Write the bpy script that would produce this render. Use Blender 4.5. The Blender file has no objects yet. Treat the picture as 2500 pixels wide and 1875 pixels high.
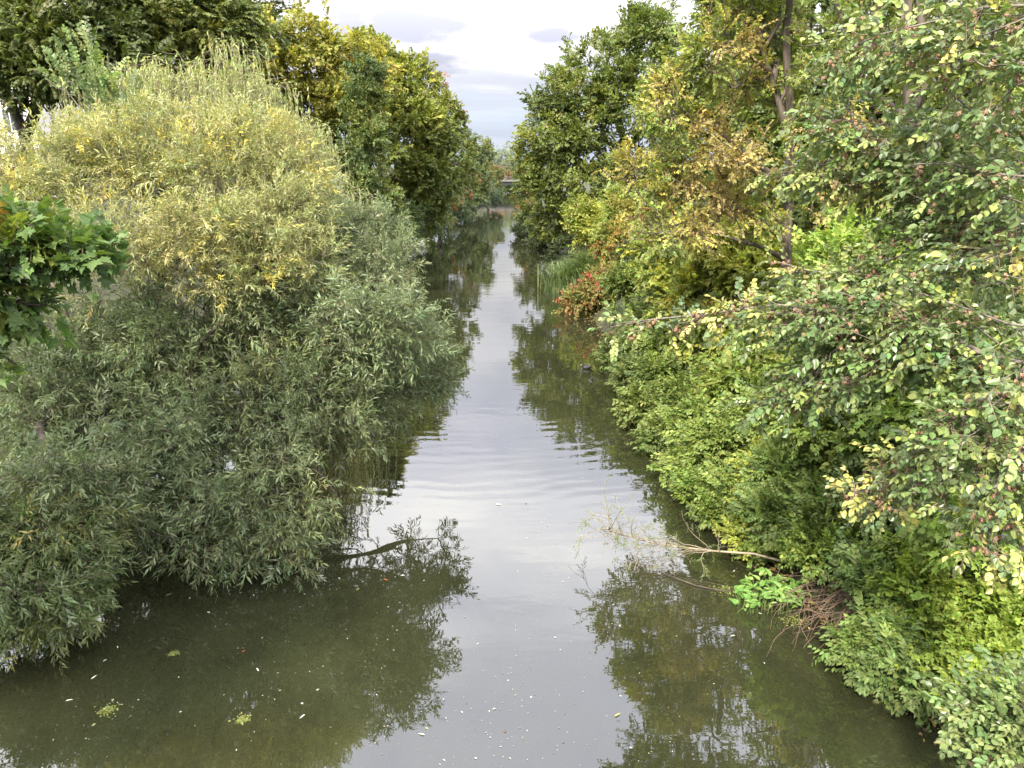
import bpy, math, random
import numpy as np

R = math.radians
SC = bpy.context.scene
COL = SC.collection

# ------------------------------------------------------------------ camera
CAM_H, FPX, PCX, PCY = 7.5, 1805.0, 1250.0, 937.5      # metres, focal length in photo pixels, photo centre
PITCH = math.atan((PCY - 400.0) / FPX)                 # horizon sits at photo row 400
YAW = math.atan(25.0 / FPX / math.cos(PITCH))
cam_d = bpy.data.cameras.new('camera')
cam_d.sensor_width = 36.0
cam_d.lens = 36.0 * FPX / 2500.0
cam_d.clip_start, cam_d.clip_end = 0.1, 3000.0
cam = bpy.data.objects.new('camera', cam_d)
cam.location = (0, 0, CAM_H)
cam.rotation_euler = (math.pi / 2 - PITCH, 0, -YAW)
COL.objects.link(cam)
SC.camera = cam

# ------------------------------------------------------------------ sun, sky, exposure
SUN_EL, SUN_AZ = R(43), R(206)       # compass style: azimuth clockwise from +Y, the sun stands behind the camera, left
sun_dir = (math.sin(SUN_AZ) * math.cos(SUN_EL), math.cos(SUN_AZ) * math.cos(SUN_EL), math.sin(SUN_EL))
sd = bpy.data.lights.new('sun', 'SUN')
sd.energy, sd.angle, sd.color = 3.7, R(5.0), (1.0, 0.92, 0.79)
sun = bpy.data.objects.new('sun', sd)
from mathutils import Vector, Matrix
sun.rotation_euler = Vector(sun_dir).to_track_quat('Z', 'Y').to_euler()
sun.location = (-20, -40, 40)
COL.objects.link(sun)

W = bpy.data.worlds.new('World'); SC.world = W; W.use_nodes = True
def build_world():
    nt = W.node_tree; nt.nodes.clear(); N = nt.nodes.new; L = nt.links.new
    out = N('ShaderNodeOutputWorld'); bg = N('ShaderNodeBackground'); bg.inputs[1].default_value = 0.10
    sky = N('ShaderNodeTexSky'); sky.sky_type = 'NISHITA'; sky.sun_disc = False
    sky.sun_elevation, sky.sun_rotation = SUN_EL, SUN_AZ
    sky.air_density, sky.dust_density, sky.ozone_density = 1.0, 2.0, 1.0
    tc = N('ShaderNodeTexCoord'); sep = N('ShaderNodeSeparateXYZ'); L(tc.outputs['Generated'], sep.inputs[0])
    def math_(op, a, b=None):
        m = N('ShaderNodeMath'); m.operation = op
        for i, v in enumerate((a, b)):
            if v is None: continue
            if isinstance(v, (int, float)): m.inputs[i].default_value = v
            else: L(v, m.inputs[i])
        return m.outputs[0]
    zc = math_('MAXIMUM', sep.outputs[2], 0.0)
    den = math_('ADD', zc, 0.16)
    comb = N('ShaderNodeCombineXYZ')
    L(math_('DIVIDE', sep.outputs[0], den), comb.inputs[0]); L(math_('DIVIDE', sep.outputs[1], den), comb.inputs[1])
    def noise(scale, detail, rough, off, dist=0.0, sx=1.0):
        mp = N('ShaderNodeMapping'); mp.inputs['Location'].default_value = off; mp.inputs['Scale'].default_value = (sx, 1, 1)
        L(comb.outputs[0], mp.inputs[0])
        n = N('ShaderNodeTexNoise'); n.inputs['Scale'].default_value = scale; n.inputs['Detail'].default_value = detail
        n.inputs['Roughness'].default_value = rough; n.inputs['Distortion'].default_value = dist
        L(mp.outputs[0], n.inputs['Vector']); return n.outputs[0]
    def ramp(v, stops):
        r = N('ShaderNodeValToRGB'); r.color_ramp.interpolation = 'EASE'
        e = r.color_ramp.elements
        e[0].position, e[0].color = stops[0][0], (*stops[0][1], 1); e[1].position, e[1].color = stops[-1][0], (*stops[-1][1], 1)
        for p, c in stops[1:-1]:
            x = e.new(p); x.color = (*c, 1)
        L(v, r.inputs[0]); return r.outputs[0]
    def mix(f, a, b):
        m = N('ShaderNodeMix'); m.data_type = 'RGBA'
        for k, v in ((0, f), (6, a), (7, b)):
            if isinstance(v, (int, float)): m.inputs[k].default_value = v
            elif isinstance(v, tuple): m.inputs[k].default_value = (*v, 1)
            else: L(v, m.inputs[k])
        return m.outputs[2]
    # broken cloud deck: white sheets with lavender undersides, pale blue where it opens
    cover = ramp(noise(0.55, 6, 0.55, (3.1, 0.4, 0), 0.3, 0.7), [(0.24, (0, 0, 0)), (0.42, (1, 1, 1))])
    body = ramp(noise(1.05, 7, 0.56, (1.3, 5.2, 0), 0.35, 0.62), [(0.36, (2.5, 2.55, 3.05)), (0.46, (3.4, 3.4, 3.75)), (0.55, (4.3, 4.25, 4.35))])
    # grey-lavender cloud banks low in the sky up the river
    fr_ = math_('DIVIDE', sep.outputs[0], math_('MAXIMUM', sep.outputs[1], 0.05))
    wob = math_('MULTIPLY', math_('SUBTRACT', noise(3.2, 6, 0.6, (7.7, 2.2, 0)), 0.5), 3.4)
    bank = None
    for (u0, z0, su, sz) in ((-0.105, 0.158, 0.085, 0.020), (-0.10, 0.118, 0.085, 0.016), (-0.19, 0.150, 0.05, 0.028), (0.06, 0.15, 0.06, 0.010)):
        q1 = math_('POWER', math_('ABSOLUTE', math_('DIVIDE', math_('SUBTRACT', fr_, u0), su)), 2.0)
        q2 = math_('POWER', math_('ABSOLUTE', math_('DIVIDE', math_('SUBTRACT', sep.outputs[2], z0), sz)), 2.0)
        d = math_('ADD', math_('ADD', q1, q2), wob)
        v = ramp(d, [(0.15, (1, 1, 1)), (1.0, (0, 0, 0))])
        bank = v if bank is None else math_('MAXIMUM', bank, v)
    body = mix(bank, body, (2.6, 2.65, 3.2))
    # the deck gets brighter towards the zenith, as an overcast sky does
    lift = math_('MINIMUM', math_('ADD', math_('MULTIPLY', math_('MAXIMUM', math_('SUBTRACT', zc, 0.12), 0.0), 8.5), 1.0), 3.8)
    blue = mix(0.8, sky.outputs[0], (2.5, 2.9, 3.75))
    haze = ramp(math_('ADD', zc, math_('MULTIPLY', math_('SUBTRACT', noise(2.4, 5, 0.6, (2.2, 9.1, 0)), 0.5), 0.12)), [(0.045, (0.25, 0.25, 0.25)), (0.13, (1, 1, 1))])
    c0 = mix(math_('MULTIPLY', math_('MAXIMUM', cover, bank), haze), blue, body)
    vm = N('ShaderNodeVectorMath'); vm.operation = 'SCALE'; L(c0, vm.inputs[0]); L(lift, vm.inputs[3])
    c = vm.outputs[0]
    L(c, bg.inputs[0]); L(bg.outputs[0], out.inputs[0])
build_world()
vs = SC.view_settings
vs.view_transform, vs.look, vs.gamma, vs.exposure, vs.use_curve_mapping = 'Standard', 'None', 1.0, 1.35, False
SC.cycles.max_bounces = 5
SC.cycles.diffuse_bounces = 2; SC.cycles.glossy_bounces = 2; SC.cycles.transmission_bounces = 2
SC.cycles.use_adaptive_sampling = True; SC.cycles.adaptive_threshold = 0.02
SC.cycles.caustics_reflective = False; SC.cycles.caustics_refractive = False

# ------------------------------------------------------------------ helpers: photo -> place
def ray(px, py):
    u, v = (px - PCX) / FPX, -(py - PCY) / FPX
    x, y, z = u, math.cos(PITCH) + v * math.sin(PITCH), -math.sin(PITCH) + v * math.cos(PITCH)
    c, s = math.cos(YAW), math.sin(YAW)
    return np.array((x * c + y * s, -x * s + y * c, z))
def at(px, py, Y):
    r = ray(px, py); return np.array((0, 0, CAM_H)) + r * (Y / r[1])
def onw(px, py, z=0.0):
    r = ray(px, py); return np.array((0, 0, CAM_H)) + r * ((z - CAM_H) / r[2])
XR = ([-60, 5, 8, 10, 11.2, 14.3, 18, 25.5, 42, 75, 160, 600], [7.6, 6.9, 6.4, 5.8, 5.7, 5.1, 4.8, 5.0, 4.5, 5.4, 5.6, 6.0])
XL = ([-60, 8, 20, 40, 71, 160, 600], [-11, -10.6, -9.6, -9.2, -9.4, -9.4, -9.4])
def ground_z(x, y):
    xr, xl = np.interp(y, *XR), np.interp(y, *XL)
    d = np.maximum(x - xr, xl - x)                # distance inland
    z = np.where(d > 0, 3.6 * (1 - np.exp(-np.maximum(d, 0) / 4.0)) + 0.05, np.maximum(-1.6, d * 0.9))
    return z + 0.10 * np.sin(x * 1.3 + y * .7) * np.sin(y * .9 - x * .4) * (np.abs(d) < 60)
def ong(px, py, h=0.0):
    r = ray(px, py); o = np.array((0, 0, CAM_H)); t = 3.0
    while t < 300:
        p = o + r * t
        if p[2] <= max(float(ground_z(p[0], p[1])), 0) + h: return p
        t += 0.05
    return o + r * 60

CAMP = np.array((0, 0, CAM_H))
# ------------------------------------------------------------------ helpers: objects
def tag(o, label=None, cat=None, group=None, kind=None):
    if label: o['label'] = label
    if cat: o['category'] = cat
    if group: o['group'] = group
    if kind: o['kind'] = kind
    return o
def empty(name, loc, label, cat, group=None):
    o = bpy.data.objects.new(name, None); o.location = [float(a) for a in loc]; o.empty_display_size = 0.3
    COL.objects.link(o); return tag(o, label, cat, group)
def link(name, me, parent=None, loc=None, label=None, kind=None):
    o = bpy.data.objects.new(name, me); COL.objects.link(o)
    if loc is not None: o.location = [float(a) for a in loc]
    if parent is not None:
        o.parent = parent
        if loc is None: o.matrix_parent_inverse = Matrix.Translation(-Vector(parent.location))
    if label: o['label'] = label
    if kind: o['kind'] = kind
    return o
def mesh_np(name, V, faces, mats, col=None, matidx=None, smooth=False):
    """V (n,3); faces: list of int arrays (m,k); col (nfaces,3) per-face colour."""
    me = bpy.data.meshes.new(name)
    V = np.asarray(V, np.float32); me.vertices.add(len(V)); me.vertices.foreach_set('co', V.ravel())
    faces = [np.asarray(f, np.int32) for f in faces if len(f)]
    nl = sum(f.size for f in faces); nf = sum(len(f) for f in faces)
    me.loops.add(nl); me.polygons.add(nf)
    me.loops.foreach_set('vertex_index', np.concatenate([f.ravel() for f in faces]))
    tot = np.concatenate([np.full(len(f), f.shape[1], np.int32) for f in faces])
    me.polygons.foreach_set('loop_start', np.concatenate(([0], np.cumsum(tot)[:-1])).astype(np.int32))
    if matidx is not None: me.polygons.foreach_set('material_index', np.asarray(matidx, np.int32))
    me.polygons.foreach_set('use_smooth', np.full(nf, smooth, bool))
    me.update(calc_edges=True)
    for m in (mats if isinstance(mats, (list, tuple)) else [mats]): me.materials.append(m)
    if col is not None:
        a = me.attributes.new('col', 'FLOAT_COLOR', 'FACE')
        c = np.ones((nf, 4), np.float32); c[:, :3] = col; a.data.foreach_set('color', c.ravel())
    return me
class MB:
    """small mesh collector: boxes, prisms, tubes"""
    def __init__(s): s.v, s.f = [], []
    def add(s, V, F):
        o = len(s.v); s.v += [tuple(map(float, p)) for p in V]; s.f += [tuple(i + o for i in f) for f in F]
    def box(s, a, b):
        x0, y0, z0 = a; x1, y1, z1 = b
        s.add([(x0, y0, z0), (x1, y0, z0), (x1, y1, z0), (x0, y1, z0), (x0, y0, z1), (x1, y0, z1), (x1, y1, z1), (x0, y1, z1)],
              [(3, 2, 1, 0), (4, 5, 6, 7), (0, 1, 5, 4), (1, 2, 6, 5), (2, 3, 7, 6), (3, 0, 4, 7)])
    def tube(s, pts, rad, k=8, cap=True):
        V, F = loft(pts, rad, k); F = [tuple(f) for f in F]
        if cap: n = len(pts); F += [tuple(range(k))[::-1], tuple(range((n - 1) * k, n * k))]
        s.add(V, F)
    def mesh(s, name, mat, smooth=False):
        me = bpy.data.meshes.new(name); me.from_pydata(s.v, [], s.f); me.materials.append(mat)
        if smooth: me.polygons.foreach_set('use_smooth', np.ones(len(s.f), bool))
        me.update(); return me
def norm(a): return a / np.maximum(np.linalg.norm(a, axis=-1, keepdims=True), 1e-9)
def loft(pts, rad, k):
    pts = np.asarray(pts, float); n = len(pts); rad = np.broadcast_to(np.asarray(rad, float), (n,))
    t = norm(np.gradient(pts, axis=0)); u = np.array((0.31, 0.87, 0.38)); V = []
    ang = np.arange(k) * 2 * math.pi / k
    for i in range(n):
        a = norm(u - t[i] * (u @ t[i])); b = np.cross(t[i], a); u = a
        V.append(pts[i] + rad[i] * (np.cos(ang)[:, None] * a + np.sin(ang)[:, None] * b))
    V = np.concatenate(V); i = np.arange(n - 1)[:, None] * k; j = np.arange(k)[None]; j2 = (j + 1) % k
    F = np.stack(((i + j), (i + j2), (i + k + j2), (i + k + j)), -1).reshape(-1, 4)
    return V, F

# ------------------------------------------------------------------ materials
def mat_nodes(name):
    m = bpy.data.materials.new(name); m.use_nodes = True; nt = m.node_tree
    return m, nt, nt.nodes['Principled BSDF'], nt.nodes['Material Output']
def leaf_mat(name, rough=0.5, spec=0.4, trans=0.3, under=None):
    """two-sided leaf: own colour from the mesh, light passing through, optional paler underside"""
    m, nt, p, out = mat_nodes(name); N = nt.nodes.new; L = nt.links.new
    a = N('ShaderNodeAttribute'); a.attribute_name = 'col'
    c = a.outputs['Color']
    if under:
        g = N('ShaderNodeNewGeometry'); mx = N('ShaderNodeMix'); mx.data_type = 'RGBA'
        f = N('ShaderNodeMath'); f.operation = 'MULTIPLY'; f.inputs[1].default_value = under[1]; L(g.outputs['Backfacing'], f.inputs[0])
        L(f.outputs[0], mx.inputs[0]); L(c, mx.inputs[6]); mx.inputs[7].default_value = (*under[0], 1); c = mx.outputs[2]
    L(c, p.inputs['Base Color']); p.inputs['Roughness'].default_value = rough; p.inputs['Specular IOR Level'].default_value = spec
    t = N('ShaderNodeBsdfTranslucent'); h = N('ShaderNodeMix'); h.data_type = 'RGBA'; h.blend_type = 'MULTIPLY'; h.inputs[0].default_value = 1
    L(c, h.inputs[6]); h.inputs[7].default_value = (1.25, 1.3, 0.55, 1); L(h.outputs[2], t.inputs[0])
    ms = N('ShaderNodeMixShader'); ms.inputs[0].default_value = trans
    L(p.outputs[0], ms.inputs[1]); L(t.outputs[0], ms.inputs[2]); L(ms.outputs[0], out.inputs[0])
    return m
def bark_mat(name, c1, c2, scale=6.0):
    m, nt, p, out = mat_nodes(name); N = nt.nodes.new; L = nt.links.new
    tc = N('ShaderNodeTexCoord'); mp = N('ShaderNodeMapping'); mp.inputs['Scale'].default_value = (1, 1, 0.25); L(tc.outputs['Object'], mp.inputs[0])
    n = N('ShaderNodeTexNoise'); n.inputs['Scale'].default_value = scale; n.inputs['Detail'].default_value = 6; n.inputs['Roughness'].default_value = .65
    L(mp.outputs[0], n.inputs['Vector'])
    r = N('ShaderNodeValToRGB'); r.color_ramp.elements[0].position = .35; r.color_ramp.elements[1].position = .65
    r.color_ramp.elements[0].color = (*c1, 1); r.color_ramp.elements[1].color = (*c2, 1); L(n.outputs[0], r.inputs[0])
    L(r.outputs[0], p.inputs['Base Color']); p.inputs['Roughness'].default_value = .9
    b = N('ShaderNodeBump'); b.inputs['Strength'].default_value = .5; b.inputs['Distance'].default_value = .03
    L(n.outputs[0], b.inputs['Height']); L(b.outputs[0], p.inputs['Normal'])
    return m
def noise_mat(name, c1, c2, scale, rough=.9, bump=0.0):
    m, nt, p, out = mat_nodes(name); N = nt.nodes.new; L = nt.links.new
    tc = N('ShaderNodeTexCoord')
    n = N('ShaderNodeTexNoise'); n.inputs['Scale'].default_value = scale; n.inputs['Detail'].default_value = 7; n.inputs['Roughness'].default_value = .6
    L(tc.outputs['Object'], n.inputs['Vector'])
    r = N('ShaderNodeValToRGB'); r.color_ramp.elements[0].position = .35; r.color_ramp.elements[1].position = .65
    r.color_ramp.elements[0].color = (*c1, 1); r.color_ramp.elements[1].color = (*c2, 1); L(n.outputs[0], r.inputs[0])
    L(r.outputs[0], p.inputs['Base Color']); p.inputs['Roughness'].default_value = rough
    if bump:
        b = N('ShaderNodeBump'); b.inputs['Strength'].default_value = 1; b.inputs['Distance'].default_value = bump
        L(n.outputs[0], b.inputs['Height']); L(b.outputs[0], p.inputs['Normal'])
    return m
LEAF = leaf_mat('leaf_broad', .5, .35, .32)
LEAF_WILLOW = leaf_mat('leaf_willow', .42, .45, .25, ((.215, .265, .16), .8))
LEAF_YELLOW = leaf_mat('leaf_willow_yellow', .45, .4, .3, ((.34, .36, .18), .6))
LEAF_GLOSSY = leaf_mat('leaf_glossy', .34, .55, .25, ((.17, .22, .10), .5))
LEAF_DRY = leaf_mat('dry_stuff', .8, .15, .1)
BARK = bark_mat('bark_brown', (.035, .027, .02), (.10, .08, .06))
BARK_GREY = bark_mat('bark_grey', (.10, .085, .065), (.27, .235, .185), 7)
BARK_SYC = bark_mat('bark_sycamore', (.045, .036, .028), (.16, .13, .10), 8)
BARK_DARK = bark_mat('bark_dark', (.02, .017, .014), (.055, .045, .036))
TWIG = bark_mat('twig_bark', (.09, .07, .04), (.19, .15, .09), 3)
TWIG_PALE = bark_mat('twig_bark_pale', (.18, .15, .10), (.34, .28, .19), 3)
TWIG_RED = bark_mat('twig_bark_red', (.15, .10, .07), (.32, .235, .165), 4)

# ------------------------------------------------------------------ leaves and sprays
def half(*pts, z=.16):
    """half outlines from base to tip -> folded leaf of two polygons; x along the leaf, y to the side"""
    k = len(pts); V = [(0, 0, 0)] + [(x, y, z * y) for x, y in pts] + [(1, 0, -.10)] + [(x, -y, z * y) for x, y in pts]
    V = np.array(V, float); V[:, 2] -= .12 * (V[:, 0] ** 2)
    return V, np.array([list(range(0, k + 2))[::-1], [0] + list(range(k + 2, 2 * k + 2)) + [k + 1]])
def kite(w, x=.42, z=.25):
    V = np.array([(0, 0, 0), (x, w, z * w), (1, 0, -.12), (x, -w, z * w)], float); return V, np.array([[3, 2, 1, 0]][0:1])[:, ::1]
SH = {
    'lance': kite(.105, .42, .4), 'lance2': half((.28, .085), (.68, .075), z=.5), 'kite': kite(.40, .38, .25), 'kiteoval': kite(.30, .45, .25),
    'oval': half((.22, .27), (.66, .27)), 'beech': half((.10, .22), (.38, .38), (.72, .29), z=.22), 'heart': half((.06, .35), (.58, .25)),
    'round': half((.15, .34), (.6, .38), z=.12),
    'lobe3': half((.36, .54), (.54, .2)), 'lobed': half((-.10, .34), (.16, .24), (.46, .54), (.5, .2), (.74, .2)),
    'maple': half((-.15, .22), (-.10, .44), (.08, .33), (.17, .63), (.31, .50), (.42, .66), (.47, .26), (.64, .27), (.70, .15), z=.10),
}
def sphere(r, n):
    v = norm(r.normal(size=(n, 3))); return v
def spray_templates(seed, L, length, leaf, arr='spiral', ang=50, droop=.15, jit=.35, nvar=8, petiole=.0, leafdroop=.15, taper=.35, upn=1.0, size_j=.18):
    """each variant: arrays pos(L,3), X(L,3), Z(L,3), size(L) plus the twig axis"""
    r = np.random.default_rng(seed); out = []
    for v in range(nvar):
        s = (np.arange(L) + r.uniform(.2, .8, L)) / L
        if arr == 'tuft': s = r.uniform(.55, 1, L)
        phi = np.arange(L) * 2.4 + r.uniform(0, 6)
        if arr == 'planar': phi = np.where(np.arange(L) % 2, 1, -1) * math.pi / 2 + r.normal(0, .25, L)
        if arr == 'opposite':
            s = (np.arange(L) // 2 + .6) / (L / 2); phi = np.where(np.arange(L) % 2, 1, -1) * math.pi / 2 + r.normal(0, .12, L)
        a = R(ang) * (1 - .45 * s) + r.normal(0, jit * .5, L)
        if arr == 'tuft': a = r.uniform(.3, 1.5, L)
        ax = np.stack((np.cos(a), np.sin(a) * np.sin(phi), np.sin(a) * np.cos(phi)), -1) + r.normal(0, jit * .35, (L, 3))
        ax[:, 2] -= leafdroop + .0; slope = -2 * droop * s; ax[:, 2] += slope
        ax = norm(ax)
        up = np.array((0, 0, upn)) + r.normal(0, jit, (L, 3)); Z = norm(up - ax * (up * ax).sum(1, keepdims=True))
        pos = np.stack((s * length, np.zeros(L), -droop * length * s ** 2), -1) + ax * petiole
        size = leaf * (1 - taper * np.abs(s - .45)) * r.lognormal(0, size_j, L)
        t = np.linspace(0, 1, 2); axis = np.stack((t * length, 0 * t, -droop * length * t ** 2), -1)
        out.append((pos, ax, Z, size, axis))
    return out
def place_sprays(r, P, D, tmpl, scale=None, up=(0, 0, 1), roll=.5):
    """-> leaf frames (pos, X, Z, size, spray index) and twig polylines"""
    n = len(P); up = np.broadcast_to(np.asarray(up, float), (n, 3)) + r.normal(0, roll, (n, 3))
    X = norm(D); Z = norm(up - X * (up * X).sum(1, keepdims=True)); Y = np.cross(Z, X)
    M = np.stack((X, Y, Z), -1); sc = r.uniform(.75, 1.25, n) if scale is None else scale
    k = r.integers(0, len(tmpl), n); res = [[], [], [], [], []]; tw = []
    for i, (pos, ax, zz, size, axis) in enumerate(tmpl):
        q = np.nonzero(k == i)[0]
        if not len(q): continue
        m = M[q]; s = sc[q][:, None, None]
        res[0].append((P[q][:, None] + s * np.einsum('nij,mj->nmi', m, pos)).reshape(-1, 3))
        res[1].append(np.einsum('nij,mj->nmi', m, ax).reshape(-1, 3)); res[2].append(np.einsum('nij,mj->nmi', m, zz).reshape(-1, 3))
        res[3].append((s[:, :, 0] * size[None]).ravel()); res[4].append(np.repeat(q, len(size)))
        tw.append(P[q][:, None] + s * np.einsum('nij,mj->nmi', m, axis))
    return [np.concatenate(a) for a in res], np.concatenate(tw)
def leaf_mesh(name, fr, shape, col, mat):
    pos, X, Z, size = fr[:4]; SV, SF = SH[shape]; Y = np.cross(Z, X); n, k = len(pos), len(SV)
    V = pos[:, None] + size[:, None, None] * (SV[None, :, 0:1] * X[:, None] + SV[None, :, 1:2] * Y[:, None] + SV[None, :, 2:3] * Z[:, None])
    F = (SF[None] + (np.arange(n) * k)[:, None, None]).reshape(-1, SF.shape[1])
    return mesh_np(name, V.reshape(-1, 3), [F], mat, np.repeat(col, len(SF), axis=0))
def prism_segments(A, B, ra, rb, k=3):
    """many tapered sticks at once -> V, F"""
    A, B = np.asarray(A, float), np.asarray(B, float); n = len(A)
    t = norm(B - A); u = np.broadcast_to(np.array((.36, .48, .8)), t.shape); a = norm(u - t * (u * t).sum(1, keepdims=True)); b = np.cross(t, a)
    an = np.arange(k) * 2 * math.pi / k; ring = np.cos(an)[None, :, None] * a[:, None] + np.sin(an)[None, :, None] * b[:, None]
    V = np.concatenate((A[:, None] + np.reshape(ra, (-1, 1, 1)) * ring, B[:, None] + np.reshape(rb, (-1, 1, 1)) * ring), 1).reshape(-1, 3)
    j = np.arange(k); q = np.stack((j, (j + 1) % k, k + (j + 1) % k, k + j), -1)
    return V, (q[None] + (np.arange(n) * 2 * k)[:, None, None]).reshape(-1, 4)
def field(r, P, scale):
    """soft patchy value 0..1 in space"""
    v = 0
    for o in range(3):
        for _ in range(3):
            w = r.normal(size=3) * 2 ** o / scale; v = v + np.sin(P @ w + r.uniform(0, 6.3)) * .6 ** o
    return 1 / (1 + np.exp(-v * 1.1))
def palette(r, P, cols, weights, scale=2.0, jit=.16, hue=.07):
    """patchy choice among colours: neighbouring sprays mostly agree"""
    cols = np.array(cols, float); w = np.cumsum(weights) / np.sum(weights)
    f = field(r, P, scale); f = np.argsort(np.argsort(f + r.normal(0, .045, len(f)))) / max(1, len(f))
    c = cols[np.minimum(np.searchsorted(w, f), len(cols) - 1)]
    return jitter(r, c, jit, hue)
def jitter(r, c, jit=.16, hue=.07):
    n = len(c); return np.clip(c * r.lognormal(0, jit, (n, 1)) * (1 + r.normal(0, hue, (n, 3)) * (1, .45, .8)), .004, .8)

# ------------------------------------------------------------------ tree skeletons
def lobe(px, py, Y, rx, ry, rd):
    """crown lobe: centre from the photo at distance Y, radii rx, ry in photo pixels there, rd metres in depth"""
    c = at(px, py, Y); s = np.linalg.norm(c - (0, 0, CAM_H)) / FPX
    if py > 450:                                    # never inside the bank: come forward until it stands on it
        g = ong(px, py, .45 * ry * s)
        if g[1] < Y: c = g; s = np.linalg.norm(c - (0, 0, CAM_H)) / FPX
    return (*c, rx * s, rd, ry * s)
def lobe_on(px, py, h, rx, ry, rd):
    c = ong(px, py, h); s = np.linalg.norm(c - (0, 0, CAM_H)) / FPX; return (*c, rx * s, rd, ry * s)
def sample_lobes(r, lobes, n, shell=.5):
    w = np.array([(l[3] * l[4] * l[5]) ** .72 * (l[6] if len(l) > 6 else 1) for l in lobes]); L = np.array([l[:6] for l in lobes], float); w /= w.sum()
    k = r.choice(len(L), n, p=w); d = sphere(r, n); rad = shell + (1 - shell) * r.uniform(0, 1, n) ** .7
    rad *= 1 + r.normal(0, .07, n)
    P = L[k, :3] + d * L[k, 3:] * rad[:, None]
    return P, norm(d / L[k, 3:])
def billow(r, lobes, k, f):
    """every lobe breaks up into rounded clumps over its sunlit and visible sides"""
    out = []
    for l in lobes:
        c, R_ = np.array(l[:3]), np.array(l[3:6]); w = l[6] if len(l) > 6 else 1.; tc = norm(CAMP - c); n = 0
        while n < k:
            d = sphere(r, 1)[0]
            if d @ tc < -.35 or d[2] < -.75: continue
            s = f * r.uniform(.7, 1.3); q = c + d * R_ * (1 - .75 * s); out.append((*q, *(R_ * s), w)); n += 1
        out.append((*l[:6], .22 * w * k ** .3))
    return out
def grow(seed, trunks, lobes, n, bf=.35, shell=.5, rt=.008, pw=2.3, step=.7, wob=.07, arch=.04, minz=None, clumps=(7, .42)):
    r = np.random.default_rng(seed)
    if clumps: lobes = billow(r, lobes, *clumps)
    P, O = sample_lobes(r, lobes, n, shell)
    g = np.maximum(ground_z(P[:, 0], P[:, 1]), 0.) + (.15 if minz is None else minz)
    ok = P[:, 2] > g; P, O = P[ok], O[ok]
    cap = len(P) * 8 + 200
    X = np.zeros((cap, 3)); par = np.full(cap, -1); pl = np.zeros(cap); trunk = np.zeros(cap, bool); m = 0
    for T in trunks:
        T = np.asarray(T, float); prev = -1
        for i, p in enumerate(T):
            ns = 1 if i == 0 else max(1, int(np.linalg.norm(p - T[i - 1]) / .6))
            for q in range(1, ns + 1):
                x = p if i == 0 else T[i - 1] + (p - T[i - 1]) * q / ns
                if i and q < ns: x = x + r.normal(0, .03, 3)
                X[m] = x; par[m] = prev; trunk[m] = True
                pl[m] = 0 if prev < 0 else pl[prev] + np.linalg.norm(x - X[prev]); prev = m; m += 1
    n0 = m; lowz = X[:n0, 2].min()
    d0 = np.min(np.linalg.norm(P[:, None] - X[None, :n0], axis=2), 1); order = np.argsort(d0)
    tips = np.full(len(P), -1)
    pen = np.zeros(cap); pen[:n0] = np.where(X[:n0, 2] < lowz + .35 * (X[:n0, 2].max() - lowz), 1.2, 0)
    for i in order:
        p = P[i]; d = np.linalg.norm(X[:m] - p, axis=1)
        c = d + bf * pl[:m] + pen[:m]; q = int(np.argmin(c)); L = d[q]
        ns = max(1, int(L / step)); a = X[q].copy(); prev = q
        for s in range(1, ns + 1):
            t = s / ns; x = a + (p - a) * t
            if s < ns: x = x + r.normal(0, wob * L / ns + .02, 3); x[2] += arch * L * math.sin(math.pi * t)
            if m >= cap - 1: break
            X[m] = x; par[m] = prev; pl[m] = pl[prev] + np.linalg.norm(x - X[prev]); prev = m; m += 1
        tips[i] = prev
    X, par, trunk = X[:m], par[:m], trunk[:m]
    cnt = np.zeros(m); cnt[tips] += 1
    for i in range(m - 1, -1, -1):
        if par[i] >= 0: cnt[par[i]] += cnt[i]
    rad = rt * np.maximum(cnt, 1) ** (1 / pw)
    return dict(X=X, par=par, rad=rad, tips=tips, out=O, n0=n0, trunks=trunks)
def skeleton_mesh(name, sk, mat, trunk_r, minr=0.0, k=3):
    """trunk chains lofted, limbs as tapered sticks"""
    X, par, rad, n0 = sk['X'], sk['par'], sk['rad'], sk['n0']; mb_v, mb_f, off = [], [], 0
    i = 0
    for t, T in enumerate(sk['trunks']):
        ch = [i]; i += 1
        while i < n0 and par[i] == i - 1: ch.append(i); i += 1
        s = np.linspace(0, 1, len(ch)); r0, r1 = trunk_r[t] if isinstance(trunk_r, list) else trunk_r
        rr = r0 + (r1 - r0) * s ** .8; rr = rr * (1 + .45 * np.exp(-s * 14))
        rad[ch] = rr
        if len(ch) < 2: continue
        V, F = loft(X[ch], rr, 9); mb_v.append(V); mb_f.append(F + off); off += len(V)
    idx = np.nonzero((par >= 0) & (np.arange(len(X)) >= n0) & (rad >= minr))[0]
    if len(idx):
        pr = par[idx]; ra = np.minimum(rad[pr], rad[idx] * 1.35); A, B = X[pr], X[idx]
        big = rad[idx] > .03
        for sel, kk in ((big, 6), (~big, k)):
            if sel.any():
                d = norm(B[sel] - A[sel]); V, F = prism_segments(A[sel] - d * rad[idx][sel][:, None] * .4, B[sel] + d * rad[idx][sel][:, None] * .3, ra[sel], rad[idx][sel], kk)
                mb_v.append(V); mb_f.append(F + off); off += len(V)
    return mesh_np(name, np.concatenate(mb_v), mb_f, mat, smooth=True)
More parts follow.
